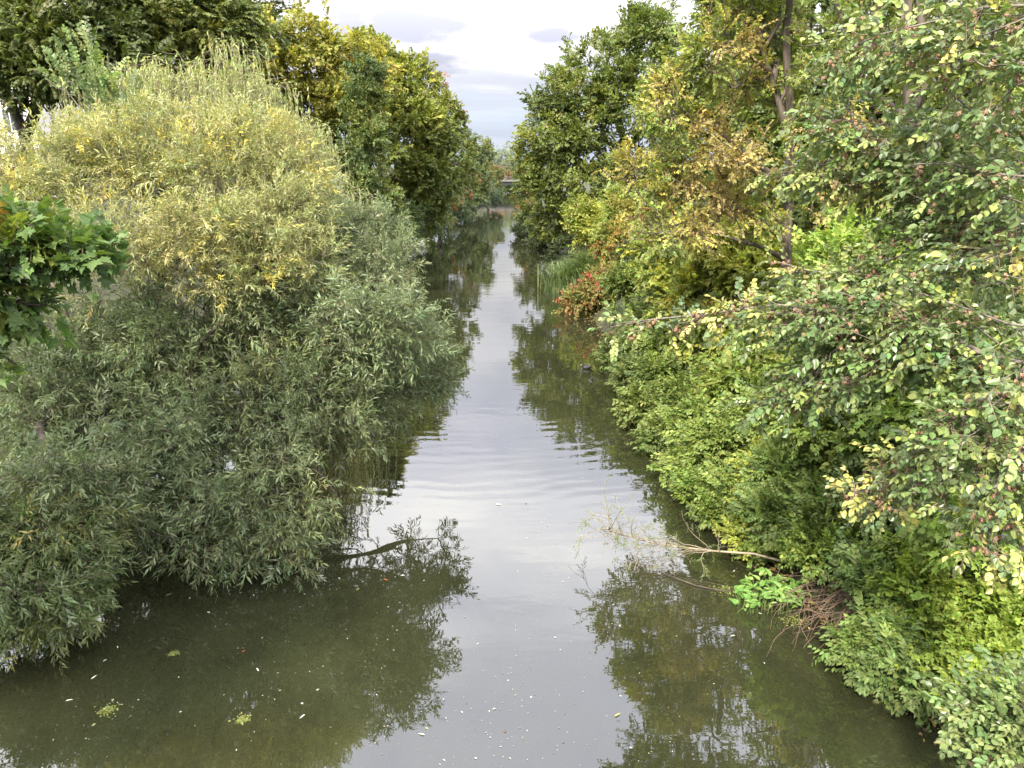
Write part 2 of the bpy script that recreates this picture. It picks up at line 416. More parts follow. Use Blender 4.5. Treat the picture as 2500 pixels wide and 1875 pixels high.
def crown_sprays(r, sk, per, along=.8, spread=.10, w_br=.5, w_out=.55, w_rnd=.8, up=.15, back=.2):
    X, par, tips, O = sk['X'], sk['par'], sk['tips'], sk['out']
    tip = X[tips]; base = X[np.maximum(par[tips], 0)]
    n = len(tips) * per; i = np.repeat(np.arange(len(tips)), per)
    u = 1 - along * r.uniform(0, 1, n) ** 1.3
    P = base[i] + (tip[i] - base[i]) * u[:, None] + r.normal(0, spread, (n, 3))
    br = norm(tip - base)[i]
    D = norm(br * w_br + O[i] * w_out + sphere(r, n) * w_rnd + np.array((0, 0, up)))
    keep = r.uniform(0, 1, n) < np.where((O[i] * norm(CAMP - P)).sum(1) > -.25, 1, back)
    keep &= P[:, 2] > np.maximum(ground_z(P[:, 0], P[:, 1]), 0) + .05
    return P[keep], D[keep]
NLEAF = [0]
def plant(name, label, cat, seed, base, trunks, lobes, n, per, tmpl, shape, mat, colfn, bark=None, trunk_r=(.2, .05), group=None, twigs=0.0, minr=0.0, sprays=None,
          grow_kw=None, spray_kw=None, names=('trunk', 'crown'), rollk=.5, leaf_objects=0, leafjit=(.16, .06), twig_mat=None, clip=None):
    r = np.random.default_rng(seed + 1000)
    root = empty(name, base, label, cat, group)
    sk = grow(seed, trunks, lobes, n, **(grow_kw or {}))
    link(names[0], skeleton_mesh(names[0], sk, bark or BARK, trunk_r, minr), root, kind='stuff' if names[0] == 'stems' else None)
    P, D = crown_sprays(r, sk, per, **(spray_kw or {}))
    fr, tw = place_sprays(r, P, D, tmpl, roll=rollk)
    sc = colfn(r, P)
    lc = jitter(r, sc[fr[4]], *leafjit)
    if clip is not None:
        ok = clip(fr[0]); fr = [a[ok] for a in fr]; lc = lc[ok]
    if leaf_objects:
        d = np.linalg.norm(fr[0] - CAMP, axis=1) / fr[3]
        v = fr[0] - CAMP; c, s = math.cos(-YAW), math.sin(-YAW)
        # those in the picture first, largest first
        fx = v[:, 0] * math.cos(YAW) - v[:, 1] * math.sin(YAW); fy = v[:, 0] * math.sin(YAW) + v[:, 1] * math.cos(YAW)
        cz = fy * math.cos(PITCH) - v[:, 2] * math.sin(PITCH); cy = fy * math.sin(PITCH) + v[:, 2] * math.cos(PITCH)
        vis = (cz > .3) & (np.abs(fx / np.maximum(cz, .3)) < .68) & (np.abs(cy / np.maximum(cz, .3)) < .51)
        o = np.argsort(np.where(vis, d, 1e9)); pick = o[:leaf_objects]; pick = pick[vis[pick]]
        single_leaves(r, root, [a[pick] for a in fr], lc[pick], shape, mat)
        m = np.ones(len(d), bool); m[pick] = False; fr = [a[m] for a in fr]; lc = lc[m]
    NLEAF[0] += len(fr[0])
    link(names[1], leaf_mesh(names[1], fr, shape, lc, mat), root, kind='stuff')
    if twigs:
        A, B = tw[:, :-1].reshape(-1, 3), tw[:, 1:].reshape(-1, 3)
        ra = np.full(len(tw), twigs); rb = np.full(len(tw), .35 * twigs)
        V, F = prism_segments(A, B, ra, rb, 3); link('twigs', mesh_np('twigs', V, [F], twig_mat or TWIG), root, kind='stuff')
    return root, sk
def single_leaves(r, root, fr, lc, shape, mat, name='leaf', ncol=10):
    """each leaf its own object; alike ones share mesh data"""
    if not len(fr[0]): return
    SV, SF = SH[shape]; key = np.argsort(np.argsort(lc[:, 0] - lc[:, 1] * .5)) * ncol // len(lc); meshes = []
    for k in range(ncol):
        c = lc[key == k].mean(0) if (key == k).any() else lc.mean(0)
        V = SV.copy(); V[:, 2] += r.normal(0, .03, len(V)); meshes.append(mesh_np(name, V, [SF], mat, np.repeat(c[None], len(SF), 0)))
    inv = Matrix.Translation(-Vector(root.location))
    for i in range(len(fr[0])):
        X, Z = fr[1][i], fr[2][i]; Y = np.cross(Z, X); s = fr[3][i]
        M = Matrix([[float(X[j] * s), float(Y[j] * s), float(Z[j] * s), float(fr[0][i][j])] for j in range(3)] + [[0, 0, 0, 1]])
        o = bpy.data.objects.new(name, meshes[key[i]]); COL.objects.link(o); o.parent = root; o.matrix_parent_inverse = inv; o.matrix_basis = M

# ================================================================== THE SETTING
def build_ground():
    xs = np.concatenate((np.linspace(-500, -40, 14), np.linspace(-36, -12, 13), np.linspace(-11.5, 9, 62), np.linspace(10, 36, 20), np.linspace(40, 500, 14)))
    ys = np.concatenate((np.linspace(-60, 0, 13), np.linspace(1, 60, 80), np.linspace(62, 220, 54), np.linspace(240, 1200, 20)))
    X, Y = np.meshgrid(xs, ys); Z = ground_z(X, Y); n, m = X.shape
    V = np.stack((X, Y, Z), -1).reshape(-1, 3); i = np.arange(n - 1)[:, None] * m + np.arange(m - 1)[None]
    F = np.stack((i, i + 1, i + m + 1, i + m), -1).reshape(-1, 4)
    o = link('ground', mesh_np('ground', V, [F], noise_mat('soil_and_grass', (.022, .02, .012), (.055, .065, .022), 1.6, .95, .05), smooth=True))
    tag(o, kind='structure')
build_ground()
def water_mat():
    m, nt, p, out = mat_nodes('river_water'); N = nt.nodes.new; L = nt.links.new
    tc = N('ShaderNodeTexCoord')
    def nz(scale, sc, det=4, rough=.5, dist=0.):
        mp = N('ShaderNodeMapping'); mp.inputs['Scale'].default_value = sc; L(tc.outputs['Object'], mp.inputs[0])
        n = N('ShaderNodeTexNoise'); n.inputs['Scale'].default_value = scale; n.inputs['Detail'].default_value = det; n.inputs['Roughness'].default_value = rough
        n.inputs['Distortion'].default_value = dist; L(mp.outputs[0], n.inputs['Vector']); return n.outputs[0]
    def mth(op, a, b):
        x = N('ShaderNodeMath'); x.operation = op
        for i, v in enumerate((a, b)):
            if isinstance(v, (int, float)): x.inputs[i].default_value = v
            else: L(v, x.inputs[i])
        return x.outputs[0]
    r = N('ShaderNodeValToRGB'); e = r.color_ramp.elements
    e[0].position, e[0].color = .32, (.017, .0185, .0085, 1); e[1].position, e[1].color = .68, (.028, .030, .0140, 1)
    L(nz(.45, (1, .6, 1), 6, .62, .6), r.inputs[0]); L(r.outputs[0], p.inputs['Base Color'])
    p.inputs['Roughness'].default_value = .012; p.inputs['IOR'].default_value = 2.15
    # gentle cross-stream ripples, calmer and rougher patches, and rings spreading from the willow
    fine = nz(2.2, (.45, 1.0, 1), 3, .5); calm = N('ShaderNodeValToRGB'); calm.color_ramp.elements[0].position = .42; calm.color_ramp.elements[1].position = .66
    L(nz(.11, (1, .7, 1), 3), calm.inputs[0])
    long_ = nz(.8, (.35, 1, 1), 2, .4)
    mp = N('ShaderNodeMapping'); mp.inputs['Location'].default_value = (1.5, -31.5, 0); L(tc.outputs['Object'], mp.inputs[0])
    ln = N('ShaderNodeVectorMath'); ln.operation = 'LENGTH'; L(mp.outputs[0], ln.inputs[0])
    sn = mth('SINE', mth('ADD', mth('MULTIPLY', ln.outputs['Value'], 12.5), mth('MULTIPLY', nz(.35, (1, 1, 1), 3), 14.)), 0.)
    band = N('ShaderNodeValToRGB'); band.color_ramp.elements[0].color = (0, 0, 0, 1)
    bb = band.color_ramp.elements; bb[0].position, bb[1].position = .30, .44; bb[1].color = (1, 1, 1, 1)
    x = bb.new(.56); x.color = (1, 1, 1, 1); x = bb.new(.72); x.color = (0, 0, 0, 1)
    L(mth('DIVIDE', ln.outputs['Value'], 28.), band.inputs[0])
    ring = mth('MULTIPLY', mth('MULTIPLY', sn, band.outputs[0]), .0005)
    h = mth('ADD', mth('MULTIPLY', mth('MULTIPLY', fine, mth('ADD', calm.outputs[0], .10)), .0045), mth('MULTIPLY', long_, .0060))
    b = N('ShaderNodeBump'); b.inputs['Strength'].default_value = 1.0; b.inputs['Distance'].default_value = 1.0
    L(mth('ADD', h, ring), b.inputs['Height']); L(b.outputs[0], p.inputs['Normal'])
    return m
def build_water():
    ys = np.concatenate((np.linspace(-60, 200, 53), [300, 600, 1200])); V = []; F = []
    for i, y in enumerate(ys):
        V += [(np.interp(y, *XL) - 1.2, y, 0), (np.interp(y, *XR) + 1.2, y, 0)]
        if i: F.append((2 * i - 2, 2 * i - 1, 2 * i + 1, 2 * i))
    o = link('river_water', mesh_np('river_water', V, [F], water_mat())); tag(o, kind='structure')
build_water()

CONC = noise_mat('bridge_concrete', (.11, .108, .10), (.19, .185, .175), 3, .85)
STEEL = noise_mat('bridge_steel', (.13, .13, .14), (.20, .20, .21), 2, .55)
WALLW = noise_mat('white_render', (.62, .58, .56), (.72, .68, .66), .6, .9)
ROOF = noise_mat('red_tiles', (.22, .075, .05), (.34, .13, .09), 2, .85)
FRAME = noise_mat('window_frame', (.6, .6, .6), (.7, .7, .7), 1, .5)
def glass_mat():
    m, nt, p, out = mat_nodes('window_glass'); p.inputs['Base Color'].default_value = (.05, .065, .08, 1); p.inputs['Roughness'].default_value = .06; p.inputs['IOR'].default_value = 1.6; return m
GLASS = glass_mat()

# ================================================================== FAR BRIDGE
def build_bridge():
    Y0 = 192.0; root = empty('road_bridge', (1, Y0, 0), 'low grey bridge crossing the river in the far distance', 'bridge')
    def part(name, mat, *boxes):
        m = MB()
        for a, b in boxes: m.box(a, b)
        return link(name, m.mesh(name, mat), root)
    part('girder', STEEL, ((-16, Y0, 2.55), (17, Y0 + .5, 3.25)))
    part('girder', STEEL, ((-16, Y0 + 6, 2.55), (17, Y0 + 6.5, 3.25)))
    part('deck', CONC, ((-16, Y0 - .7, 3.253), (17, Y0 + 7.2, 3.5)))
    part('abutment', CONC, ((-18, Y0 - .4, -1.5), (-12, Y0 + 7, 2.54)))
    part('abutment', CONC, ((10, Y0 - .4, -1.5), (18, Y0 + 7, 2.54)))
    part('parapet', CONC, ((-16, Y0 - .62, 3.503), (17, Y0 - .42, 3.72)))
    rail = part('railing', STEEL, ((-16, Y0 - .56, 4.32), (17, Y0 - .48, 4.42)), ((-16, Y0 - .55, 4.0), (17, Y0 - .49, 4.06)))
    for i in range(17):
        x = -16 + i * 2.05; part('post', STEEL, ((x, Y0 - .56, 3.72), (x + .1, Y0 - .48, 4.318)))
build_bridge()

# ================================================================== BUILDING beyond the park
def build_house(Y0, x0, x1, z0, z1):
    root = empty('white_building', ((x0 + x1) / 2, Y0, z0), 'pale rendered building glimpsed behind the forked lime trunk', 'building')
    m = MB(); m.box((x0, Y0, z0), (x1, Y0 + 12, z1)); link('wall', m.mesh('wall', WALLW), root)
    m = MB(); m.box((x0 - .5, Y0 - .6, z1 + .003), (x1 + .5, Y0 + 12.6, z1 + .3))
    m.add([(x0 - .5, Y0 - .6, z1 + .303), (x1 + .5, Y0 - .6, z1 + .303), (x1 + .5, Y0 + 12.6, z1 + .303), (x0 - .5, Y0 + 12.6, z1 + .303), (x0 + 4, Y0 + 6, z1 + 4), (x1 - 4, Y0 + 6, z1 + 4)],
          [(0, 1, 5, 4), (1, 2, 5), (2, 3, 4, 5), (3, 0, 4), (3, 2, 1, 0)]); link('roof', m.mesh('roof', ROOF), root)
    m = MB(); m.box((x0 - .1, Y0 - 1.3, z0 + 3.6), (x1 + .1, Y0 - .003, z0 + 3.95)); link('canopy', m.mesh('canopy', ROOF), root)
    wf = MB(); wf.box((-.75, -.10, -.05), (.75, -.003, .05)); wf.box((-.75, -.10, 1.95), (.75, -.003, 2.05)); wf.box((-.75, -.1, .052), (-.65, -.003, 1.948)); wf.box((.65, -.1, .052), (.75, -.003, 1.948)); wf.box((-.04, -.1, .052), (.04, -.003, 1.948))
    pf = wf.mesh('window', FRAME); pg = MB(); pg.box((-.645, -.05, .055), (-.045, -.004, 1.945)); pg.box((.045, -.05, .055), (.645, -.004, 1.945)); pgm = pg.mesh('pane', GLASS)
    z = z0 + 1.0
    while z < z1 - 2.2:
        x = x0 + 2
        while x < x1 - 1:
            w = link('window', pf, root, loc=(x - root.location[0], 0, z - root.location[2])); g = bpy.data.objects.new('pane', pgm); COL.objects.link(g); g.parent = w
            x += 3.1
        z += 3.2
build_house(78., -72., -46., 3.2, 18.0)

# ================================================================== PLANTS: spray kinds
T_WILLOW = spray_templates(1, 15, .42, .14, 'spiral', 58, .20, .40, leafdroop=.14)
T_WILLOW_Y = spray_templates(2, 15, .44, .125, 'spiral', 55, .12, .40, leafdroop=.08)
T_WILLOW_S = spray_templates(17, 15, .42, .12, 'spiral', 55, .12, .40, leafdroop=.08)
T_WEEP = spray_templates(3, 46, 2.3, .13, 'spiral', 38, .0, .25, leafdroop=.0, taper=.2)
T_MAPLE_FAR = spray_templates(4, 13, .75, .215, 'planar', 62, .22, .35, petiole=.05, leafdroop=.25)
T_MAPLE_MID = spray_templates(5, 10, .60, .18, 'opposite', 60, .20, .30, petiole=.06, leafdroop=.25)
T_LIME = spray_templates(6, 16, .9, .185, 'planar', 60, .30, .25, leafdroop=.25)
T_ELM = spray_templates(7, 16, .60, .17, 'spiral', 62, .12, .40, leafdroop=.15)
T_SHRUB = spray_templates(8, 10, .40, .11, 'opposite', 58, .22, .30, petiole=.01, leafdroop=.22)
T_SHRUB_S = spray_templates(9, 12, .32, .075, 'opposite', 60, .18, .30, leafdroop=.15)
T_PINNATE = spray_templates(10, 15, .42, .115, 'opposite', 68, .22, .12, leafdroop=.12, taper=.5)
T_NETTLE = spray_templates(11, 12, .40, .095, 'opposite', 70, .10, .25, leafdroop=.35, taper=.7)
T_IVY = spray_templates(12, 10, .5, .14, 'spiral', 65, .35, .35, leafdroop=.25)
T_CREEPER = spray_templates(13, 12, .5, .14, 'spiral', 65, .45, .35, leafdroop=.35)
T_BEECH = spray_templates(14, 9, .26, .073, 'planar', 58, .16, .34, leafdroop=.15, petiole=.008)
T_MAPLE_NEAR = spray_templates(15, 7, .15, .078, 'opposite', 66, .10, .26, petiole=.05, leafdroop=.12, taper=.3)
T_SYC = spray_templates(16, 9, .34, .115, 'opposite', 62, .15, .26, petiole=.06, leafdroop=.2)

def pal(cols, weights, scale=2.0, jit=.14, hue=.06):
    return lambda r, P: palette(r, P, cols, weights, scale, jit, hue)
def V3(*a): return np.array(a, float)
def gpt(x, y, dz=-.15): return V3(x, y, float(ground_z(x, y)) + dz)
def upward(base, pts): return [base] + [np.asarray(p, float) for p in pts]

# ------------------------------------------------------------------ left bank: willows
b = gpt(-10.6, 17.5)
plant('grey_willow', 'broad grey-green willow hanging low over the water, lower left', 'tree', 11, b,
      [upward(b, [(-9.4, 16.6, 2.4), (-7.6, 15.6, 3.0), (-5.4, 14.8, 2.7), (-4.0, 14.6, 2.2)]),
       upward(b, [(-8.8, 17.8, 2.8), (-6.4, 18.2, 3.4), (-4.2, 18.4, 3.0), (-2.6, 18.2, 2.4)]),
       upward(b, [(-9.6, 15.0, 2.4), (-8.7, 13.2, 2.8), (-7.8, 11.8, 2.2)])],
      [lobe(600, 1110, 13.6, 300, 210, 1.6), lobe(560, 1290, 12.9, 210, 150, 1.1), lobe(930, 910, 17.0, 190, 140, 1.6), lobe(900, 765, 15.4, 150, 90, 1.4),
       lobe(270, 960, 14.8, 300, 190, 1.7), lobe(130, 1180, 12.2, 210, 160, 1.2), lobe(420, 820, 16.5, 270, 150, 1.6), lobe(640, 860, 16.6, 220, 170, 1.6),
       lobe(1030, 900, 17.6, 95, 110, 1.2), lobe(960, 820, 15.6, 110, 80, 1.2), lobe(100, 850, 16.0, 180, 150, 1.5), lobe(760, 980, 15.2, 190, 130, 1.5), lobe(700, 740, 15.6, 150, 90, 1.4), lobe(560, 1010, 17.5, 260, 120, 1.0), lobe(250, 1080, 15.5, 220, 100, 1.0), lobe(430, 1060, 17.8, 240, 90, .9), lobe(430, 1160, 14.6, 170, 90, 1.0)],
      2150, 8, T_WILLOW, 'lance', LEAF_WILLOW,
      pal([(.12, .16, .065), (.155, .195, .085), (.095, .13, .048), (.19, .215, .085)], [4, 3, 2, 1.2], 1.6), BARK, [(.32, .08), (.28, .06), (.2, .05)],
      twigs=.0045, grow_kw=dict(shell=.45, step=.5, clumps=(9, .45)), spray_kw=dict(up=.05, w_rnd=.9, spread=.14), twig_mat=TWIG)
b = gpt(-10.9, 10.2)
plant('willow_shrub', 'smaller willow bush trailing into the water at lower left edge', 'tree', 12, b,
      [upward(b, [(-9.8, 10.4, 1.8), (-8.6, 10.6, 1.7)])],
      [lobe(70, 1400, 10.6, 150, 120, 1.0), lobe(150, 1330, 11.0, 110, 80, .8), lobe(30, 1290, 11.2, 120, 90, .9), lobe(20, 1500, 10.4, 90, 70, .7)],
      340, 9, T_WILLOW, 'lance', LEAF_WILLOW, pal([(.10, .14, .045), (.14, .17, .05), (.09, .12, .035), (.22, .22, .05)], [4, 3, 2, .6], 1.0), BARK, (.10, .03), twigs=.004,
      grow_kw=dict(shell=.4, step=.5), spray_kw=dict(up=.0, w_rnd=.9, spread=.12))
b = gpt(-10.9, 19.0)
plant('yellow_willow', 'tall willow turning yellow-green with bare pale twigs, behind the grey-green one', 'tree', 13, b,
      [upward(b, [(-8.6, 18.6, 4.5), (-7.6, 18.3, 6.4), (-7.0, 18.2, 7.6)]), upward(b, [(-8.0, 18, 4.0), (-6.4, 17.4, 5.2), (-5.4, 17, 6.0)]), upward(b, [(-11, 18.4, 4.5), (-11.6, 18.2, 6.2)])],
      [lobe(470, 410, 17.3, 200, 120, 1.87), lobe(620, 480, 16.6, 170, 140, 1.70), lobe(300, 470, 16.9, 170, 130, 1.87), lobe(170, 400, 17.7, 140, 90, 1.70), lobe(60, 440, 17.3, 110, 80, 1.53), lobe(90, 560, 16.2, 130, 110, 1.70), lobe(250, 340, 18.4, 90, 50, 1.36),
       lobe(480, 600, 15.3, 190, 120, 1.53), lobe(700, 600, 15.8, 130, 120, 1.53), lobe(660, 380, 17.3, 110, 70, 1.36), lobe(300, 640, 14.7, 190, 110, 1.53), lobe(580, 340, 18.0, 120, 50, 1.36)],
      1350, 7, T_WILLOW_Y, 'lance', LEAF_YELLOW,
      pal([(.28, .295, .115), (.34, .34, .125), (.22, .25, .10), (.46, .39, .08), (.39, .38, .16)], [4, 3, 2.4, 1.0, 1.6], 2.2), BARK_GREY, [(.25, .06), (.2, .05), (.16, .05)],
      twigs=.005, twig_mat=TWIG_PALE, grow_kw=dict(shell=.5, step=.5), spray_kw=dict(up=.35, w_rnd=.8, spread=.12))
b = gpt(-10.6, 23.0)
plant('bank_willow', 'silvery rounded willow bush at the river edge behind the grey-green willow', 'tree', 14, b,
      [upward(b, [(-8.6, 22, 3.6), (-6.0, 19.6, 5.2), (-3.6, 18.2, 5.4)])],
      [lobe(870, 605, 19, 110, 100, 1.4), lobe(955, 650, 17.5, 80, 80, 1.2), lobe(800, 565, 20, 110, 80, 1.5), lobe(860, 690, 18, 110, 60, 1.3)],
      400, 7, T_WILLOW_S, 'lance', LEAF_WILLOW, pal([(.14, .175, .08), (.175, .21, .095), (.21, .24, .09)], [4, 3, 1.5], 1.6), BARK, (.18, .05), twigs=.004,
      grow_kw=dict(shell=.5, step=.5), spray_kw=dict(up=.3, w_rnd=.8))

def weeping():
    seed = 15; r = np.random.default_rng(seed); b = gpt(-14.0, 30.5)
    root = empty('weeping_willow', b, 'weeping willow with long pale hanging strands rising above the yellow-green willow', 'tree')
    crest = [lobe(555, 130, 30, 65, 32, 1.2), lobe(590, 190, 29.5, 60, 30, 1.2), lobe(420, 190, 30, 130, 30, 1.8), lobe(640, 230, 30, 70, 40, 1.8), lobe(300, 215, 30, 90, 30, 1.6), lobe(720, 340, 29.5, 90, 50, 1.8), lobe(840, 470, 29, 50, 25, 1.3), lobe(500, 260, 29, 150, 50, 2.0)]
    sk = grow(seed, [upward(b, [(-13.2, 30.3, 6), (-12.4, 30, 10.5)]), upward(b, [(-11.5, 30, 6.5), (-9.8, 29.6, 8.6)])], crest, 240, shell=.2, step=.6, arch=.12, clumps=None)
    link('trunk', skeleton_mesh('trunk', sk, BARK, [(.3, .07), (.22, .05)]), root)
    tips = sk['X'][sk['tips']]; n = len(tips) * 7; i = np.repeat(np.arange(len(tips)), 7)
    A = tips[i] + r.normal(0, .22, (n, 3)); az = r.uniform(0, 6.28, n); ln = r.uniform(.55, 1.35, n)
    # every strand arches over, then hangs
    pos, X, Z, S, K, tw = [], [], [], [], [], []
    for q in range(n):
        out = V3(math.cos(az[q]), math.sin(az[q]), 0); w = r.uniform(.25, .75); rise = r.uniform(.1, .45); Lq = 3.0 * ln[q]
        t = np.linspace(0, 1, 9); cx = w * (1 - np.exp(-t * 6)); cz = rise * np.sin(np.minimum(t * 5, math.pi)) - Lq * np.maximum(t - .12, 0) ** 1.1
        path = A[q] + cx[:, None] * out + cz[:, None] * V3(0, 0, 1) + np.cumsum(r.normal(0, .02, (9, 3)), 0); tw.append(path)
        m = int(30 * ln[q]); s = np.sort(r.uniform(.05, 1, m)) * 8; j = np.minimum(s.astype(int), 7); p = path[j] + (path[j + 1] - path[j]) * (s - j)[:, None]
        d = norm(path[j + 1] - path[j]); sd_ = sphere(r, m); x = norm(d * 1.1 + sd_ * .38 + V3(0, 0, -.3)); z = norm(np.cross(x, sphere(r, m)))
        pos.append(p); X.append(x); Z.append(z); S.append(.17 * r.lognormal(0, .2, m)); K.append(np.full(m, q))
    tw = np.array(tw); K = np.concatenate(K); c = palette(r, A, [(.32, .37, .13), (.38, .41, .15), (.25, .30, .10)], [4, 3, 2], 2)
    fr = [np.concatenate(pos), np.concatenate(X), np.concatenate(Z), np.concatenate(S), K]
    link('crown', leaf_mesh('crown', fr, 'lance', jitter(r, c[K], .16, .06), LEAF_YELLOW), root, kind='stuff')
    tw = tw[:, ::2]; V, F = prism_segments(tw[:, :-1].reshape(-1, 3), tw[:, 1:].reshape(-1, 3), .006, .005, 3); link('hanging_twigs', mesh_np('hanging_twigs', V, [F], TWIG_PALE), root, kind='stuff')
weeping()

b = gpt(-15.5, 26.5)
plant('elm_sapling', 'young elm with stiff shoots of round leaves beside the weeping willow', 'tree', 16, b,
      [upward(b, [at(250, 330, 26.2), at(235, 230, 26)]), upward(at(250, 330, 26.2), [at(200, 215, 26), at(165, 150, 26)]), upward(at(245, 300, 26.2), [at(240, 180, 26), at(226, 118, 25.8)]),
       upward(at(250, 320, 26.2), [at(270, 200, 26), at(262, 130, 25.8)]), upward(at(250, 330, 26.2), [at(170, 230, 26), at(118, 195, 26)]), upward(at(250, 330, 26.2), [at(290, 220, 26), at(310, 160, 26)])],
      [lobe(260, 260, 26, 60, 60, .8), lobe(230, 160, 26, 40, 50, .5), lobe(300, 290, 26, 70, 50, .8), lobe(165, 200, 26, 45, 35, .4)],
      70, 3, spray_templates(31, 15, .9, .12, 'planar', 75, -.05, .15, leafdroop=.0), 'round', LEAF, pal([(.19, .25, .12), (.23, .29, .12), (.15, .21, .10)], [3, 2, 2]), BARK_GREY, [(.10, .03)] + [(.03, .012)] * 5,
      twigs=.006, spray_kw=dict(up=.75, w_rnd=.4, w_out=.25), grow_kw=dict(shell=.2, clumps=None))

# ------------------------------------------------------------------ left bank: trees in a row
def tree_at(name, label, seed, foot, Y, top, lobes, n, per, tmpl, shape, colfn, bark=BARK_DARK, r0=.3, group=None, mat=None, cat='tree', **kw):
    f = at(*foot, Y); b = gpt(f[0], Y); t = at(*top, Y)
    mid = b + (t - b) * .45 + V3(.2, .1, 0)
    kw.setdefault('minr', .016 if Y > 40 else .011)
    return plant(name, label, cat, seed, b, [upward(b, [mid, t])], lobes, n, per, tmpl, shape, mat or LEAF, colfn, bark, (r0, r0 * .2), group=group, **kw)
def maple_cols(r, P, green, yellow, rust=None, z0=8, z1=15, rw=.0):
    """autumn turns the top and the outer shoots first"""
    f = field(r, P, 3.0); t = np.clip((P[:, 2] - z0) / (z1 - z0), 0, 1) * .75 + (f - .5) * .9 + r.normal(0, .08, len(P)); t = np.clip(t, 0, 1)[:, None]
    c = np.array(green) * (1 - t) + np.array(yellow) * t
    if rust is not None:
        k = field(r, P, 1.6) > 1 - rw; c[k] = np.array(rust)
    return jitter(r, c, .15, .06)
GRP_L = 'trees in a row along the left bank'
tree_at('maple_tree', 'golden yellow maple rising behind the willows on the left bank', 21, (760, 640), 52, (750, 160),
        [lobe(700, 130, 51, 150, 110, 3.2), lobe(790, 210, 50, 150, 110, 3.2), lobe(640, 230, 50, 110, 110, 3), lobe(700, 330, 49, 150, 110, 3.2), lobe(850, 320, 50, 130, 110, 3),
         lobe(780, 430, 49, 160, 100, 3), lobe(640, 150, 52, 90, 70, 3), lobe(880, 200, 53, 80, 80, 3), lobe(800, 540, 49, 150, 70, 2.6)],
        880, 9, T_MAPLE_FAR, 'kite', lambda r, P: maple_cols(r, P, (.15, .175, .04), (.32, .30, .06), (.32, .22, .05), 3, 13, .03), group=GRP_L, spray_kw=dict(up=.25), grow_kw=dict(step=1.0))
tree_at('elm_tree', 'blue-green elm standing in front of the golden maple', 22, (890, 640), 45, (885, 200),
        [lobe(892, 190, 45, 32, 50, 1.2), lobe(885, 270, 44.5, 45, 60, 1.4), lobe(850, 370, 44, 55, 50, 1.6), lobe(900, 370, 44, 45, 60, 1.6), lobe(870, 460, 43.5, 80, 50, 1.8), lobe(930, 500, 44, 60, 45, 1.6), lobe(930, 560, 43, 80, 45, 1.5), lobe(860, 560, 43, 80, 45, 1.5)],
        360, 7, T_ELM, 'kiteoval', pal([(.10, .14, .052), (.12, .16, .055), (.15, .18, .048)], [3, 3, 1.5]), group=GRP_L, r0=.2, grow_kw=dict(step=.9))
tree_at('maple_tree', 'green maple with a few orange sprays, beyond the blue-green elm', 23, (960, 600), 62, (960, 190),
        [lobe(930, 160, 63, 70, 60, 3.2), lobe(1000, 220, 62, 75, 70, 3.5), lobe(960, 310, 60, 110, 90, 3.5), lobe(1030, 350, 62, 75, 90, 3.5), lobe(980, 420, 60, 110, 80, 3.2), lobe(1050, 460, 61, 70, 60, 3), lobe(1000, 520, 60, 100, 50, 2.6)],
        720, 9, T_MAPLE_FAR, 'kite', lambda r, P: maple_cols(r, P, (.13, .16, .036), (.22, .24, .045), (.32, .22, .045), 4, 16, .05), group=GRP_L, spray_kw=dict(up=.25), grow_kw=dict(step=1.0))
tree_at('maple_tree', 'maple with rust-red outer sprays where the left bank recedes', 24, (1070, 560), 78, (1075, 270),
        [lobe(1050, 230, 80, 40, 50, 3), lobe(1085, 290, 78, 45, 55, 3), lobe(1095, 370, 77, 60, 60, 3.2), lobe(1060, 420, 76, 70, 70, 3.2), lobe(1110, 440, 78, 50, 60, 3), lobe(1080, 500, 76, 60, 35, 2.4)],
        330, 9, T_MAPLE_FAR, 'kite', lambda r, P: maple_cols(r, P, (.12, .155, .04), (.19, .205, .045), (.28, .15, .06), 4, 18, .14), group=GRP_L, grow_kw=dict(step=1.2))
tree_at('bank_tree', 'rounded mid-green tree near the left end of the far bridge', 25, (1150, 510), 108, (1150, 370),
        [lobe(1135, 370, 108, 32, 40, 3), lobe(1155, 420, 107, 40, 45, 3.5), lobe(1170, 380, 112, 28, 35, 3), lobe(1150, 470, 106, 45, 30, 3)],
        230, 9, T_MAPLE_FAR, 'kite', pal([(.10, .13, .04), (.14, .16, .045), (.08, .11, .04)], [3, 2, 2], 4), group=GRP_L, grow_kw=dict(step=1.5))
tree_at('bank_tree', 'olive-topped tree directly left of the far bridge', 26, (1190, 490), 145, (1190, 370),
        [lobe(1180, 375, 145, 28, 32, 4), lobe(1204, 420, 142, 24, 30, 3.5), lobe(1185, 450, 140, 32, 25, 3.5), lobe(1205, 462, 138, 22, 16, 3)],
        200, 9, T_MAPLE_FAR, 'kite', pal([(.12, .14, .05), (.17, .16, .05), (.09, .12, .055)], [3, 2, 2], 5), group=GRP_L, grow_kw=dict(step=1.5))
tree_at('poplar_tree', 'pale silvery tree standing behind the far bridge', 27, (1225, 460), 232, (1225, 375),
        [lobe(1225, 380, 232, 26, 32, 5), lobe(1245, 400, 230, 28, 30, 5), lobe(1205, 400, 234, 26, 28, 5), lobe(1230, 425, 228, 36, 22, 5)], 420, 9, T_MAPLE_FAR, 'kite', pal([(.22, .26, .18), (.26, .29, .2)], [1, 1], 6), grow_kw=dict(step=2))
